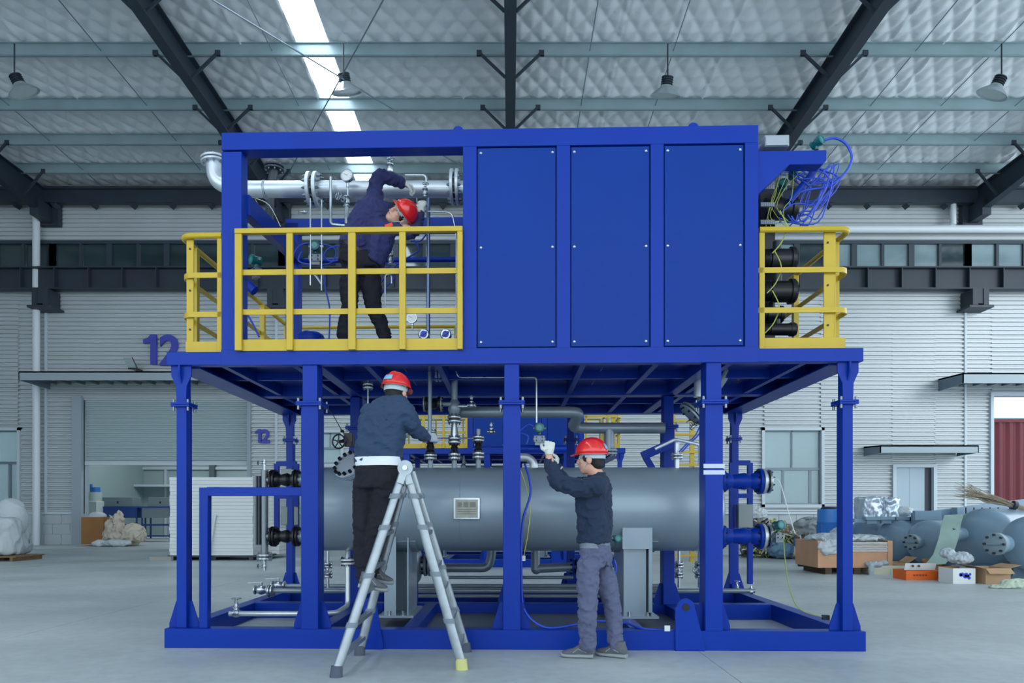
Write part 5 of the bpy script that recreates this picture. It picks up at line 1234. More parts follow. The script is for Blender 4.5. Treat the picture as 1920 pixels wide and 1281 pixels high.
bd = MB(); head(bd, hc, f, u, l); limb(bd, [(hc-u*.07-f*.02, .056), (q(738, 758, 5.6), .060)])
torso(bd, [(q(706, 895), W_*.145, fw*.10), (q(711, 840), W_*.15, fw*.10), (q(724, 778, 5.56), W_*.165, fw*.10), (q(734, 752, 5.6), W_*.07, fw*.06)])
limb(bd, [(shr, .055), (elr, .043), (wr, .030)]); limb(bd, [(shl, .055), (ell_, .043), (wl, .030)])
for h_, k_, a_ in ((q(684, 915, 5.56), q(680, 990, 5.50), q(682, 1085, 5.47)), (q(722, 915, 5.5), q(709, 990, 5.44), q(697, 1072, 5.56))): limb(bd, [(h_, .055), (k_, .034), (a_, .026)])
hl_, hr_ = ((.9, .3, .2), (0, -.3, 1), (.3, -1, 0)), ((.6, .6, .15), (-.5, .5, -.3), (0, 0, 1))
hand(bd, wl, *hl_, curl=.6); hand(bd, wr, *hr_, curl=.6)
fuse('body', bd, .0075, M_SKIN, pb, smooth=2); face_parts(pb, hc, f, u, l); hair(pb, hc, f, u, l); helmet(pb, hc, f, u, l)
for w_, h_ in ((wl, hl_), (wr, hr_)):
    gm = MB(); hand(gm, w_, *h_, curl=.6, g=.003); gm.cyl(w_-V(h_[0]).normalized()*.04, w_+V(h_[0]).normalized()*.01, .036, .031); fuse('glove', gm, .0045, mat('grey_glove', (160, 170, 178), .9), pb, smooth=1)

# ---- the man on the upper deck, leaning over to the right, both hands on the valve -----------------
TC = D0+.52
q = lambda px, py, dd=0.: P(px, py, TC+dd)
pc = thing('person', 'person leaning sideways on the upper deck behind the yellow rail, both hands on a valve', 'person', V((q(685, 0).x, TC, DT)))
ax = (q(716, 385)-q(662, 478)).normalized(); fw = V((.55, -.75, .05)).normalized(); fw = (fw-ax*fw.dot(ax)).normalized(); W_ = ax.cross(fw).normalized()
jk = MB(); torso(jk, [(q(663, 474), W_*.150, fw*.12), (q(672, 455), W_*.165, fw*.125), (q(690, 425), W_*.185, fw*.13), (q(706, 400), W_*.19, fw*.125), (q(718, 388), W_*.15, fw*.10), (q(728, 384), W_*.065, fw*.065)])
torso(jk, [(q(700, 492), W_*.09, fw*.11), (q(712, 455), W_*.12, fw*.12), (q(722, 420), W_*.12, fw*.11)])
shu, shd = q(702, 372, -.02), q(742, 420, -.02)
elu, wru = q(713, 330, -.05), q(756, 344, .06); eld, wrd = q(777, 432, .0), q(790, 392, .12)
limb(jk, [(q(690, 392), .085), (shu, .078), (q(704, 348, -.04), .068), (elu, .062), (q(733, 335), .056), (q(752, 343, .05), .046)])
limb(jk, [(q(730, 415), .085), (shd, .08), (q(762, 436), .066), (eld, .060), (q(784, 416, .06), .052), (q(788, 402, .1), .046)])
fuse('jacket', jk, .011, M_JACK3, pc, 'indigo work jacket', folds=.014, ff=(10, 10, 14), seed=12)
part('collar_tab', MB().beam(q(722, 425, -.19), q(736, 421, -.17), .03, .012, up=(0, -1, 0)), mat('orange_patch', (226, 74, 40), .6), pc, 'orange collar lining')
tr_ = MB(); torso(tr_, [(q(664, 508), W_*.165, fw*.13), (q(666, 490), W_*.170, fw*.13), (q(668, 468), W_*.160, fw*.12)])
torso(tr_, [(q(682, 505), V((.16, 0, 0)), V((0, .12, 0))), (q(672, 478), V((.17, 0, 0)), V((0, .12, 0)))])
limb(tr_, [(q(658, 505), .098), (q(655, 545, -.02), .086), (q(655, 575, -.03), .074), (q(648, 605), .068), (q(645, 630), .066)])
limb(tr_, [(q(692, 505, .06), .098), (q(697, 545, .05), .088), (q(700, 572, .04), .076), (q(712, 603, .06), .068), (q(722, 630, .06), .064)])
fuse('trousers', tr_, .012, M_TRB, pc, 'black work trousers', folds=.012, ff=(9, 9, 14), seed=15)
part('belt', MB().loft([(q(666, 474), W_*.172, fw*.135), (q(669, 468), W_*.170, fw*.133)]), M_BLK, pc)
zf = DT
shoe(pc, V((q(632, 0).x, TC+.08, zf)), V((q(655, 0).x, TC-.14, zf)), m=M_SHOE); shoe(pc, V((q(708, 0).x, TC+.12, zf)), V((q(745, 0).x, TC-.0, zf)), m=M_SHOE)
hc = q(749, 404, -.06); f, u, l = basis((-.30, -.85, .25), (.80, -.15, .50))
bd = MB(); head(bd, hc, f, u, l); limb(bd, [(hc-u*.07-f*.015, .056), (q(727, 396), .060)])
torso(bd, [(q(663, 480), W_*.13, fw*.10), (q(690, 425), W_*.15, fw*.10), (q(706, 400), W_*.15, fw*.10), (q(724, 390), W_*.06, fw*.06)])
limb(bd, [(q(690, 392), .06), (shu, .055), (elu, .042), (wru, .030)]); limb(bd, [(q(730, 415), .06), (shd, .055), (eld, .042), (wrd, .030)])
for h_, k_, a_ in ((q(660, 505), q(655, 575, -.03), q(645, 632)), (q(690, 505, .06), q(700, 572, .04), q(722, 632, .06))): limb(bd, [(h_, .055), (k_, .034), (a_, .026)])
h1, h2 = ((.85, .35, -.25), (.1, .3, -1), (0, -1, .2)), ((.05, .35, .9), (.1, 1, -.2), (-1, 0, 0))
hand(bd, wru, *h1, curl=.6); hand(bd, wrd, *h2, curl=.6)
fuse('body', bd, .0075, M_SKIN, pc, smooth=2); face_parts(pc, hc, f, u, l); hair(pc, hc, f, u, l); helmet(pc, hc, f, u, l, False)
for w_, h_ in ((wru, h1), (wrd, h2)):
    gm = MB(); hand(gm, w_, *h_, curl=.6, g=.003); gm.cyl(w_-V(h_[0]).normalized()*.05, w_+V(h_[0]).normalized()*.01, .038, .031); fuse('glove', gm, .0045, M_GLOVE, pc, smooth=1)

# ---- ladder -------------------------------------------------------------------------------------------
M_ALU = mat('ladder_aluminium', (150, 160, 166), .38, metal=.7, var=.12, vscale=14); M_COL = mat('ladder_collar', (110, 122, 134), .45)
ld = thing('stepladder', 'hinged silver aluminium ladder standing open in front of the skid', 'ladder', V((P(755, 0, 5.4).x, 5.4, 0)))
def gp(px, py, z=0.03): d = (CAMZ-z)*F/(py-HY); return V(((px-CX)/F*d, d, z))
ft = [gp(630, 1262), gp(674, 1222), gp(866, 1248), gp(874, 1216)]          # near left, far left, near right, far right
ap = [P(757, 882, 5.18), P(764, 884, 5.62), P(762, 882, 5.18), P(772, 884, 5.62)]
for k in range(4):
    a, b = ap[k], ft[k]; d = (b-a).normalized(); mid_ = a+(b-a)*.45
    r_ = part('rail', MB().loft([(a, V((.030, 0, 0)), V((0, .018, 0))), (mid_, V((.030, 0, 0)), V((0, .018, 0)))]), M_ALU, ld)
    part('outer_rail', MB().loft([(a+(b-a)*.28, V((.036, 0, 0)), V((0, .023, 0))), (b, V((.036, 0, 0)), V((0, .023, 0)))]), M_ALU, r_)
    for q_ in (.12, .28, .52, .76): part('collar', MB().loft([(a+(b-a)*q_, V((.042, 0, 0)), V((0, .028, 0))), (a+(b-a)*(q_+.025), V((.042, 0, 0)), V((0, .028, 0)))]), M_COL, r_)
    part('rubber_foot', MB().loft([(b-d*.02+V((0,0,.03)), V((.040, 0, 0)), V((0, .027, 0))), (V((b.x, b.y, .0)), V((.045, 0, 0)), V((0, .032, 0)))]), mat('ladder_foot', (70, 78, 96), .6) if k != 2 else mat('ladder_foot_yellow', (190, 190, 120), .6), ld, None if k != 2 else 'pale yellow foot')
for s_ in (0, 2):
    for q_ in (.14, .33, .50, .62, .78, .92):
        a, b = ap[s_]+(ft[s_]-ap[s_])*q_, ap[s_+1]+(ft[s_+1]-ap[s_+1])*q_
        part('rung', MB().beam(a, b, .045, .028), M_ALU, ld)
for yy in (5.15, 5.60):
    c_ = V((P(760, 0, yy).x, yy, P(760, 878, 5.18).z)); h_ = part('hinge', MB().lathe([(-.012, .055), (.03, .055)], c_, (0, 1, 0), 28).beam(c_+V((0, .01, 0)), c_+(ft[0]-c_).normalized()*.12+V((0,.01,0)), .05, .03, up=(0,1,0)).beam(c_+V((0, .01, 0)), c_+(V((ft[2].x, c_.y, 0))-c_).normalized()*.12+V((0,.01,0)), .05, .03, up=(0,1,0)), M_ALU, ld)
    part('hinge_pin', MB().cyl(c_-V((0, .03, 0)), c_, .018, n=16), M_STEEL, h_)
# ================================================================== things lying around the hall
def lump(name, mb, voxel, m, label, cat, folds=.02, ff=(5, 5, 5), seed=0, group=None):
    vs_ = np.array([tuple(p) for p in mb.v]); lo, hi = vs_.min(0), vs_.max(0)
    t = bpy.data.objects.new('tmp', None); C.objects.link(t); t.location = ((lo[0]+hi[0])/2, (lo[1]+hi[1])/2, max(0, lo[2]))
    o = fuse(name, mb, voxel, m, t, folds=folds, ff=ff, seed=seed); o.parent = None; o.location = t.location; bpy.data.objects.remove(t)
    o['label'] = label; o['category'] = cat
    if group: o['group'] = group
    return o
M_FILM = mat('plastic_film', (200, 212, 218), .25, alpha=.75, bump=.8, bscale=12)
M_WHITE = mat('white_foam_board', (214, 220, 220), .7)
# stack of white boards on a pallet
dS = 17.0; bs = thing('board_stack', 'big block of stacked white foam boards on a pallet behind the left posts', 'stack', P(418, 1051, dS))
x0, x1 = P(318, 0, dS).x, P(474, 0, dS).x; zt = P(0, 895, dS).z
n = 22; h = (zt-.12)/n; rs = random.Random(2)
for i in range(n):
    a, b = rs.uniform(-.01, .01), rs.uniform(-.01, .01); c = rs.uniform(-.008, .004)
    part('board', MB().box((x0+a, dS+c, .12+i*h+.002), (x1+b, dS+1.3, .12+(i+1)*h-.002)), M_WHITE, bs)
part('pallet', MB().box((x0-.05, dS-.0, .08), (x1+.3, dS+1.3, .12)).box((x0-.05, dS+.02, 0), (x0+.1, dS+1.3, .08)).box(((x0+x1)/2, dS+.02, 0), ((x0+x1)/2+.1, dS+1.3, .08)).box((x1-.1, dS+.02, 0), (x1, dS+1.3, .08)), M_DARK, bs, stuff=True)
bs2 = thing('board_stack', 'narrower block of white boards right behind the level gauge', 'stack', P(500, 1045, dS+.8))
x0, x1 = P(476, 0, dS+.8).x, P(524, 0, dS+.8).x
for i in range(18): part('board', MB().box((x0+rs.uniform(-.02, .02), dS+.8, .1+i*.095), (x1+rs.uniform(-.02, .02), dS+1.8, .1+i*.095+.09)), M_WHITE, bs2)
a_ = P(389, 1046, dS-.15); b_ = P(404, 965, dS-.05); solo('plastic_pole', MB().cyl((a_.x, a_.y, 0.0), b_, .025, n=10), M_CABW, 'thin white pole leaning on the stack of boards', 'pole')
a_ = G(280, 1052); solo('timber_batten', MB().box((a_.x, a_.y, 0), (G(335, 1050).x, a_.y+.12, .1)), mat('grey_wood', (150, 152, 146), .8), 'short grey timber batten on the floor at the left', 'timber')
# sacks at the left edge
M_SACK = mat('woven_white_sack', (190, 200, 204), .75, bump=.4, bscale=60); M_SACKB = mat('woven_cream_sack', (196, 188, 172), .8, bump=.4, bscale=60)
dl = 16.6
pl = thing('wooden_pallet', 'wooden pallet under the white sack at the left edge', 'pallet', P(5, 1037, dl)); 
for k in range(4): part('slat', MB().box((P(-60, 0, dl).x, dl+k*.28, .09), (P(29, 0, dl).x, dl+k*.28+.2, .12)), mat('pallet_wood', (122, 98, 70), .8), pl)
for k in range(3): part('bearer', MB().box((P(-58+k*38, 0, dl).x, dl, 0), (P(-52+k*38, 0, dl).x, dl+1.04, .09)), MATS['pallet_wood'], pl)
c_ = P(2, 1000, dl+.55); lump('bulk_sack', MB().loft([((c_.x, c_.y, .13), (.40, 0, 0), (0, .42, 0)), ((c_.x, c_.y, .2), (.46, 0, 0), (0, .46, 0)), ((c_.x, c_.y, .75), (.45, 0, 0), (0, .45, 0)), ((c_.x, c_.y, .95), (.40, 0, 0), (0, .4, 0)), ((c_.x, c_.y, 1.02), (.28, 0, 0), (0, .28, 0))]), .03, M_SACK, 'white woven bulk sack with faded print on the pallet at the left edge', 'sack', .03, (3, 3, 3))
mb = MB()
for k in range(5):
    for j in range(3): mb.box((c_.x-.12+k*.085, c_.y-.49, .88-j*.12-.02), (c_.x-.12+k*.085+.05, c_.y-.43, .88-j*.12+.03))
solo('sack_print', mb, mat('faded_print', (120, 128, 134), .8), 'faded dark lettering rows on the front of the white bulk sack', 'label', kind='thing')
c_ = P(4, 948, dl+1.0); lump('bulk_sack', MB().ell((c_.x, c_.y+.3, .98), (.38, .4, .52), 20, 12).ell((c_.x, c_.y+.3, .35), (.38, .4, .36), 20, 12), .035, M_SACK, 'taller white sack standing behind the one on the pallet', 'sack', .03, (3, 3, 3), 5)
c_ = P(42, 1005, 19.5); lump('sack', MB().ell((c_.x, 19.5, .22), (.20, .3, .24), 16, 10).ell((c_.x+.1, 19.5, .48), (.1, .15, .18), 12, 8), .03, mat('grey_sack', (160, 172, 178), .6), 'small grey crumpled sack right of the white sacks', 'sack', .04, (5, 5, 5), 3)
# carton and sacks by the roller door
dd = 25.0; e0, e1 = P(162, 0, dd).x, P(203, 0, dd).x
cb = thing('cardboard_box', 'brown cardboard carton standing at the left of the roller door opening', 'box', ((e0+e1)/2, dd, 0))
M_CARD = mat('cardboard', (150, 104, 62), .8, var=.08); M_CARD2 = mat('cardboard_light', (178, 146, 112), .8, var=.08)
part('carton', MB().box((e0, dd-.3, .05), (e1, dd+.3, P(0, 970, dd).z)), M_CARD, cb); part('plastic_cover', MB().ell(((e0+e1)/2, dd, P(0, 968, dd).z), (.30, .28, .16)), M_FILM, cb)
q = lambda px, py: P(px, py, 24.6)
lump('sack_heap', MB().ell((q(232,0).x, 24.6, .30), (.72, .5, .32), 20, 12).ell((q(215,0).x, 24.6, .62), (.30, .35, .42), 16, 10).ell((q(222,0).x, 24.6, .95), (.16, .2, .25), 12, 8).ell((q(252,0).x, 24.5, .42), (.40, .4, .35), 16, 10), .04, M_SACKB, 'heap of cream woven sacks in front of the roller door', 'sack', .09, (4, 4, 4), 2)
lump('empty_sack', MB().ell((q(205,0).x, 24.0, .10), (.30, .2, .12), 16, 10).ell((q(238,0).x, 24.0, .12), (.5, .25, .13), 16, 10), .035, M_SACK, 'flat empty white sack lying before the cream sack heap', 'sack', .04, (4, 4, 4), 6)
# bottom right: tanks ------------------------------------------------------------
M_TANK = mat('tank_blue_grey', (126, 154, 174), .34, coat=.25, var=.05, vscale=1.5)
def tank(cx, cy, rpx, d, L, label, face=None, axdir=(.88, .47, 0)):
    c = P(cx, cy, d); R = rpx/F*d; ax = V(axdir).normalized(); c.z = max(c.z, R+.03)
    t = thing('storage_tank', label, 'tank', (c.x, c.y, 0), 'blue grey tanks at the right')
    prof = [(-R*.5*math.cos(a)+R*.5, max(.002, R*math.sin(a))) for a in (0, .2, .45, .7, .95, 1.2, 1.45)]+[(R*.5, R), (R*.5+.02, R*1.004), (R*.5+.04, R), (R*.5+L, R)]+[(R*.5+L+R*.5*math.cos(a), max(.002, R*math.sin(a))) for a in (1.45, 1.2, .95, .7, .45, .2, 0)]
    part('shell', MB().lathe(prof, c, ax, 48), M_TANK, t, smooth=30)
    if face:
        fc = P(face[0], face[1], d); r = face[2]/F*d; o = V((fc.x-c.x, 0, fc.z-P(cx, cy, d).z)); fc = c+o*1.0-ax*.10
        part('manhole_neck', MB().cyl(fc, fc+ax*(R*.6), r*.78, n=24), M_TANK, t)
        cv = part('manhole_cover', MB().lathe([(-.05, r*.96), (-.045, r), (-.005, r), (.005, r), (.01, r), (.05, r)], fc, ax, 28), mat('tank_cover', (136, 156, 166), .4), t)
        x, y, dv = frame_of(ax)
        for k in range(8): part('nut', MB().cyl(fc-ax*.05+(x*math.cos(k*PI/4)+y*math.sin(k*PI/4))*r*.82, fc-ax*.085+(x*math.cos(k*PI/4)+y*math.sin(k*PI/4))*r*.82, .022, n=6), M_DARK, cv)
        part('handle_bar', MB().beam(fc-ax*.07-x*r*.6, fc-ax*.07+x*r*.6, .02, .02), M_TANK, cv)
    for q_ in (R*.9, R*.5+L*.8):
        p_ = c+ax*q_; sd = ax.cross(Z_)
        part('saddle', MB().prism([(-R*.8, -p_.z), (R*.8, -p_.z), (R*.72, -R*.5), (R*.3, -R*.9), (-R*.3, -R*.9), (-R*.72, -R*.5)], p_, sd, Z_, ax*.16), M_TANK, t)
    return t
tank(1616, 1014, 40, 17.0, 1.6, 'farthest left blue grey tank, half hidden by the blue post', None)
tank(1668, 1016, 41, 15.7, 1.8, 'blue grey tank behind the wrapped wooden crate, small bolted cover', (1652, 1018, 14))
tank(1728, 1018, 42, 14.5, 2.0, 'blue grey tank behind the orange box, with a bolted cover', (1716, 1017, 15))
tank(1828, 1016, 60, 13.2, 2.6, 'largest blue grey tank, behind the hanging greenish sheet', (1788, 1005, 17))
tank(1918, 1020, 52, 11.9, 2.0, 'nearest blue grey tank cut by the right edge of the picture', (1874, 1020, 21))
# frames and wrapped things on the tanks
q = lambda px, py, d=15.5: P(px, py, d)
sf = thing('steel_frame', 'grey blue channel steel frame lying on top of the tanks', 'frame', q(1780, 975))
part('channel', MB().beam(q(1712, 972), q(1925, 945, 15.9), .12, .22), M_TANK, sf)
for k in range(6): part('rib', MB().box(q(1795+k*15, 968, 15.3), q(1801+k*15, 952, 15.5)), M_TANK, sf)
part('end_plate', MB().box(q(1716, 975, 15.2), q(1760, 958, 15.3)), M_TANK, sf)
sf = thing('steel_beam', 'grey steel beam with short stubs on the left tanks', 'beam', q(1660, 975, 15.9))
part('beam', MB().box(q(1602, 980, 15.8), q(1725, 973, 16.0)), M_TANK, sf)
for k in (1633, 1660, 1690, 1715): part('stub', MB().box(q(k-9, 975, 15.7), q(k+9, 969, 15.9)).box(q(k-7, 982, 15.75), q(k+7, 975, 15.85)), M_TANK, sf)
M_FOIL = mat('silver_film', (196, 210, 222), .18, metal=.5, bump=.6, bscale=10)
lump('wrapped_drum', MB().cyl(q(1632, 974, 16.4), q(1632, 932, 16.4), .34, n=24), .03, M_FOIL, 'left drum wrapped in shiny plastic film on the tanks', 'drum', .03, (5, 5, 3), 1)
lump('wrapped_drum', MB().cyl(q(1665, 972, 16.2), q(1665, 934, 16.2), .22, n=24).ell(q(1672, 948, 16.2), (.14, .14, .2)), .03, M_FOIL, 'right drum wrapped in crumpled shiny film on the tanks', 'drum', .05, (6, 6, 4), 2)
lump('film_bundle', MB().ell(q(1695, 960, 16.2), (.22, .2, .12)), .025, M_FILM, 'low bundle of clear film beside the wrapped drums', 'bundle', .04, (6, 6, 6), 3)
pts = [(1771, 966, 13.4), (1765, 985, 13.1), (1760, 1010, 12.9), (1750, 1040, 12.6), (1734, 1060, 12.4)]
mb = MB(); vs_ = []; fs = []
for px, py, d in pts: a = P(px, py, d); vs_ += [a, a+V((.36, 0, .02)), a+V((.36, .006, .02)), a+V((0, .006, 0))]
for i in range(len(pts)-1):
    for k in range(4): fs.append((4*i+k, 4*i+(k+1) % 4, 4*i+4+(k+1) % 4, 4*i+4+k))
mb.add(vs_, fs); solo('plastic_sheet', mb, mat('green_grey_sheet', (140, 166, 158), .5, var=.2, vscale=2), 'greenish curved plastic sheet hanging down in front of the tanks', 'sheet')
# bamboo broom
br = thing('bamboo_broom', 'large bamboo twig broom lying over the tanks at the right edge', 'broom', q(1860, 940, 13.6))
rb = random.Random(4); mb = MB()
for k in range(90):
    a = P(1925+rb.uniform(-3, 3), 955+rb.uniform(-4, 4), 13.6); b = P(1855+rb.uniform(-12, 8), 935+rb.uniform(-7, 7), 13.6+rb.uniform(-.1, .1)); c = P(1792+rb.uniform(-6, 30), 908+rb.uniform(-4, 24), 13.6+rb.uniform(-.25, .25))
    mb.tube([a, b, c], [.006, .005, .002], 4)
o = part('twigs', mb, mat('bamboo_twig', (158, 146, 124), .8), br, stuff=True)
part('binding', MB().cyl(P(1898, 947, 13.6), P(1904, 949, 13.6), .09, n=14), M_DARK, br)
# wooden crate with film
dc = 13.15; x0, x1 = P(1533, 0, dc).x, P(1672, 0, dc).x; zt = P(0, 1014, dc).z
cr = thing('wooden_crate', 'long wooden crate with clear film over its top, right of centre behind the post', 'crate', ((x0+x1)/2, dc, 0))
M_PLY = mat('plywood', (196, 150, 116), .7, var=.08, vscale=4)
part('side_board', MB().box((x0, dc, .12), (x1, dc+.03, zt-.2)), M_PLY, cr); part('end_board', MB().box((x0, dc+.03, .12), (x0+.03, dc+1.0, zt)), M_PLY, cr); part('end_board', MB().box((x1-.03, dc+.03, .12), (x1, dc+1.0, zt)), M_PLY, cr); part('side_board', MB().box((x0, dc+1.0, .12), (x1, dc+1.03, zt)), M_PLY, cr)
for k in range(5): part('top_board', MB().box((x0+.085, dc-.02+.008*(k % 2), zt-.2+k*.036), (x1-.085, dc+.99, zt-.2+k*.036+.026)), mat('crate_grey_boards', (206, 204, 198), .6), cr)
part('frame_post', MB().box((x0-.005, dc-.02, .12), (x0+.08, dc, zt)), M_PLY, cr); part('frame_post', MB().box((x1-.08, dc-.02, .12), (x1+.005, dc, zt)), M_PLY, cr)
for k in (x0+.15, (x0+x1)/2, x1-.25): part('skid_runner', MB().box((k, dc+.02, 0), (k+.12, dc+1.0, .12)), mat('dark_wood', (80, 66, 50), .8), cr)
lump('film_sheet', MB().ell((x0+.45, dc+.4, zt+.03), (.5, .45, .09)).ell((x1-.4, dc+.45, zt+.03), (.45, .44, .07)).ell((x0+.2, dc-.03, zt-.12), (.22, .03, .16)), .025, M_FILM, 'crumpled clear film lying on top of the wooden crate', 'film', .04, (7, 7, 7), 4)
# open boxes in a row on the floor
def open_box(px0, px1, y0, y1, depth, label, m, flaps=(), mi=None, name='cardboard_box', yaw=0):
    d = CAMZ*F/(y1-HY); a, b = (px0-CX)/F*d, (px1-CX)/F*d; zt = CAMZ+(HY-y0)/F*d; t = thing(name, label, 'box', ((a+b)/2, d, 0))
    w = .012; mi = mi or m
    part('front_wall', MB().box((a, d, 0), (b, d+w, zt)), m, t); part('back_wall', MB().box((a, d+depth-w, 0), (b, d+depth, zt)), mi, t)
    part('side_wall', MB().box((a, d+w, 0), (a+w, d+depth-w, zt)), m, t); part('side_wall', MB().box((b-w, d+w, 0), (b, d+depth-w, zt)), m, t); part('bottom', MB().box((a+w, d+w, 0), (b-w, d+depth-w, w)), mi, t)
    for fl_ in flaps:
        L = fl_[1]
        if fl_[0] == 'l': part('flap', MB().beam((a, d+depth/2, zt), (a-L*.9, d+depth/2, zt+fl_[2]), depth*.95, .006, up=(0, 0, 1)), fl_[3], t)
        if fl_[0] == 'r': part('flap', MB().beam((b, d+depth/2, zt), (b+L*.9, d+depth/2, zt+fl_[2]), depth*.95, .006, up=(0, 0, 1)), fl_[3], t)
        if fl_[0] == 'f': part('flap', MB().beam(((a+b)/2, d, zt), ((a+b)/2, d-L*.5, zt+fl_[2]), b-a, .006, up=(0, 0, 1)), fl_[3], t)
        if fl_[0] == 'b': part('flap', MB().beam(((a+b)/2, d+depth, zt), ((a+b)/2, d+depth+L*.3, zt+fl_[2]), b-a, .006, up=(0, -1, .3)), fl_[3], t)
    return t, a, b, d, zt
M_CREAM = mat('cream_wood', (206, 202, 180), .7)
t_, a, b, d, zt = open_box(1636, 1702, 1061, 1078, .55, 'cream wooden tray box on feet with a grey rag hanging on it', M_CREAM, (), None, 'wooden_box')
for k in (a+.02, (a+b)/2, b-.08): part('foot', MB().box((k, d-.01, 0), (k+.06, d+.02, .05)), M_CREAM, t_)
lump('rag', MB().ell((a+.05, d+.05, zt+.02), (.16, .12, .06)).ell((a-.04, d-.03, zt*.5), (.05, .05, .15)).ell((a+.25, d+.15, zt+.03), (.12, .12, .08)), .014, mat('rag_grey', (170, 182, 188), .85), 'grey crumpled rag draped over the corner of the cream box', 'rag', .02, (14, 14, 14), 8)
open_box(1668, 1706, 1055, 1072, .4, 'open brown carton just behind the cream wooden tray box', M_CARD2, (('l', .2, .08, M_CARD2), ('r', .16, .10, M_CARD2)))
M_ORG = mat('orange_print', (232, 104, 30), .5)
t_, a, b, d, zt = open_box(1699, 1757, 1070, 1088, .42, 'low open orange shoe-type box with its white lid raised', M_ORG, (('r', .2, -.05, M_CREAM),), M_CARD)
M_WLID = mat('white_card', (224, 228, 226), .6)
part('lid', MB().beam(((a+b)/2, d+.06, zt+.005), ((a+b)/2, d+.02, zt+.12), b-a, .006, up=(0, -1, .3)), M_WLID, t_, 'white raised lid')
mb = MB(); [mb.lathe([(0, .022), (.004, .022)], (a+.12+k*.1, d+.01, zt+.075), (0, -1, .2), 14) for k in range(2)]; part('round_marks', mb, M_BLK, t_, stuff=True)
mb = MB(); [mb.box((a+.12+k*.05, d-.003, zt*.5-.012), (a+.12+k*.05+.03, d, zt*.5+.014)) for k in range(5)]; part('print_marks', mb, mat('print_brown', (120, 60, 20), .6), t_, stuff=True)
open_box(1755, 1790, 1062, 1085, .35, 'empty brown carton lying open right behind the orange box', M_CARD, (('b', .3, .1, M_CARD),))
cn = thing('paper_stack', 'small stack of white paper trays left of the blue printed box', 'stack', G(1786, 1089))
for k in range(6): part('tray', MB().box((P(1776, 0, 11.9).x, 11.9, k*.032), (P(1798, 0, 11.9).x, 12.1, k*.032+.026)), M_WLID, cn)
t_, a, b, d, zt = open_box(1787, 1829, 1066, 1095, .40, 'white box with blue splash print among the cartons', M_WLID, (), M_CARD)
M_BSP = mat('print_blue', (40, 70, 190), .5); mb = MB()
for k in range(14):
    th = rb.uniform(0, 6.28); rr_ = rb.uniform(.0, .09); mb.lathe([(0, rb.uniform(.02, .045)), (.003, .02)], ((a+b)/2+rr_*1.2*math.cos(th)+.02, d-.0005, zt*.52+rr_*.6*math.sin(th)), (0, -1, 0), 9)
part('splash_print', mb, M_BSP, t_, stuff=True)
lump('plastic_bag', MB().ell((b-.02, d+.35, zt+.14), (.22, .15, .10)).ell((a+.18, d+.45, zt+.22), (.12, .12, .09)), .016, M_FILM, 'clear crumpled plastic bag on top of the blue printed box', 'bag', .03, (12, 12, 12), 9)
open_box(1848, 1895, 1066, 1096, .5, 'large open brown carton near the right edge with folded flaps', M_CARD2, (('l', .16, .03, M_CARD2), ('f', .2, -.08, M_CARD2), ('r', .2, .05, M_CARD2)))
c_ = G(1908, 1103); lump('sack', MB().ell((c_.x, c_.y, .05), (.28, .16, .09)).ell((c_.x-.25, c_.y-.02, .02), (.2, .12, .035)), .016, mat('pale_green_sack', (190, 204, 182), .7), 'pale green crumpled sack on the floor at the right edge', 'sack', .02, (12, 12, 12), 10)
c_ = G(1840, 1080); lump('blue_sheet', MB().box((c_.x-.9, 12.9, .0), (c_.x+.6, 13.2, .16)), .03, M_TANK, 'blue grey plastic sheet edge lying behind the open cartons', 'sheet', .05, (4, 4, 4), 11)
# motor with blue drum and the blue box
dm = 17.5; mo = thing('electric_motor', 'large light blue electric motor standing beside the scrap pile', 'motor', P(1556, 1035, dm))
c0 = P(1556, 1005, dm); R = 22/F*dm; M_MOT = mat('motor_light_blue', (52, 124, 204), .35)
part('base', MB().box((c0.x-R*1.2, dm-.3, 0), (c0.x+R*1.4, dm+.3, P(0, 1006, dm).z)), M_MOT, mo, bevel=.02)
part('casing', MB().lathe([(0, R), (.30, R), (.32, R*1.04), (.36, R*1.04), (.38, R), (.62, R), (.66, R*.95)], c0, Z_, 32), M_MOT, mo)
part('top_cap', MB().lathe([(.66, R*.7), (.68, R*.72), (.72, R*.6)], c0, Z_, 24), M_DARK, mo)
for k in range(14):
    a = 2*PI*k/14; part('cooling_fin', MB().beam(c0+V((math.cos(a), math.sin(a), 0))*R+Z_*.03, c0+V((math.cos(a), math.sin(a), 0))*R+Z_*.28, .02, .04), M_MOT, mo)
lump('film_sheet', MB().ell((c0.x+.1, dm-.35, c0.z+.0), (.32, .1, .22)), .025, M_FILM, 'clear film hanging over the front of the blue motor', 'film', .04, (8, 8, 8), 12)
db = 17.0; solo('blue_bin', MB().box((P(1506, 0, db).x, db, 0), (P(1540, 0, db).x, db+.6, P(0, 1012, db).z)), M_MOT, 'plain blue box on the floor left of the wooden crate', 'box', bevel=.01)
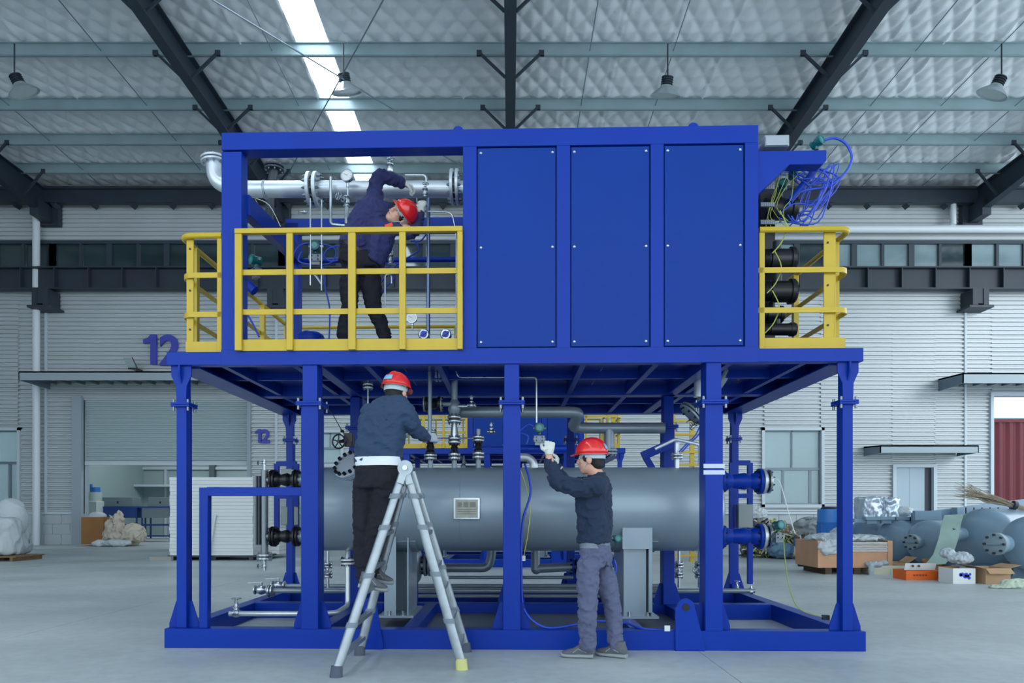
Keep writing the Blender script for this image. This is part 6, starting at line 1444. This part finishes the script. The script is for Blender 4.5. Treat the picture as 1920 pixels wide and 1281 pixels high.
# scrap pile of wires: one heap nobody could count
hp = random.Random(11); ctr = P(1462, 1040, 18.0)
lump('waste_heap', MB().ell((ctr.x, 18.4, .25), (.85, .6, .62)).ell((ctr.x-.35, 18.5, .45), (.45, .4, .6)).ell((ctr.x+.45, 18.3, .2), (.4, .4, .5)), .05, mat('waste_mixed', (110, 110, 104), .8, var=.5, vscale=7), 'body of the waste heap under the coloured wires', 'heap', .12, (3, 3, 3), 13)
cols_ = [('wire_yellow', (200, 196, 130)), ('wire_red', (190, 50, 44)), ('wire_white', (206, 208, 200)), ('wire_black', (28, 30, 34)), ('wire_green', (120, 150, 90))]
for nm, cc in cols_:
    mb = MB()
    for k in range(80 if nm != 'wire_red' else 40):
        bx_ = .48 if nm == 'wire_red' else 0
        a = V((ctr.x+bx_+hp.uniform(-.85, .75)*(.4 if bx_ else 1), 18.0+hp.uniform(-.25, .3), 0)); hh = max(.12, 1.0-abs(a.x-ctr.x+.2)*.75)
        a.z = hp.uniform(.1, hh); pts = [a]
        for j in range(3): pts.append(pts[-1]+V((hp.uniform(-.13, .13), hp.uniform(-.1, .1), hp.uniform(-.10, .10))))
        mb.tube(pts, .019, 5)
    solo('scrap_wires', mb, mat(nm, cc, .6), nm.replace('wire_', '')+' cut wires scattered over the waste heap', 'wire', kind='stuff', smooth=60)
for px, py, rx, rz, m_, l in ((1440, 965, .3, .2, M_SACK, 'white bag on top of the waste heap'), (1465, 1032, .34, .2, mat('blue_bag', (96, 128, 150), .6), 'blue grey plastic bag at the foot of the waste heap'), (1490, 1035, .22, .15, mat('pale_bag', (196, 196, 170), .7), 'pale bag at the foot of the waste heap')):
    c_ = P(px, py, 17.6); lump('plastic_bag', MB().ell((c_.x, 17.6 if py > 1000 else 18.5, max(rz*.8, c_.z)), (rx, .25, rz)), .025, m_, l, 'bag', .04, (7, 7, 7), px)
open_box(1478, 1502, 1022, 1038, .3, 'small open carton in the waste heap', M_CARD2)
lump('stone_bags', MB().ell(P(1518, 985, 19.0), (.42, .3, .2)).ell(P(1520, 1000, 19.0), (.45, .3, .2)).ell(P(1522, 1018, 19.0), (.4, .3, .3)), .035, mat('stone_grey', (150, 160, 162), .8, var=.15), 'stacked grey film wrapped bundles behind the blue motor', 'bundle', .05, (5, 5, 5), 14)
a_ = G(1490, 1063); cable('dark grey hose lying on the floor left of the wooden crate', [V((G(1548, 1062).x, 15.0, .03)), V((G(1520, 1061).x, 15.1, .03)), V((G(1492, 1061).x, 15.1, .03)), V((G(1500, 1058).x, 15.5, .03)), V((G(1540, 1056).x, 16.0, .05))], .035, M_DARK, name='hose', cat='hose')
# ================================================================== yellow access ladder glimpsed at the right, behind the vessel
yr = thing('access_ladder', 'tall yellow access ladder glimpsed behind the right end of the grey vessel', 'ladder', V((P(1275, 990, 16.5).x, 16.5, 0)))
for px in (1262, 1298): part('post', MB().box((P(px-4, 0, 16.5).x, 16.5, 0), (P(px+4, 0, 16.5).x, 16.56, P(0, 770, 16.5).z)), M_YEL, yr)
for py in (790, 815, 848, 872, 960, 1010, 1042): part('rung', MB().box(P(1255, py+2, 16.46), P(1308, py-2, 16.5)), M_YEL, yr)
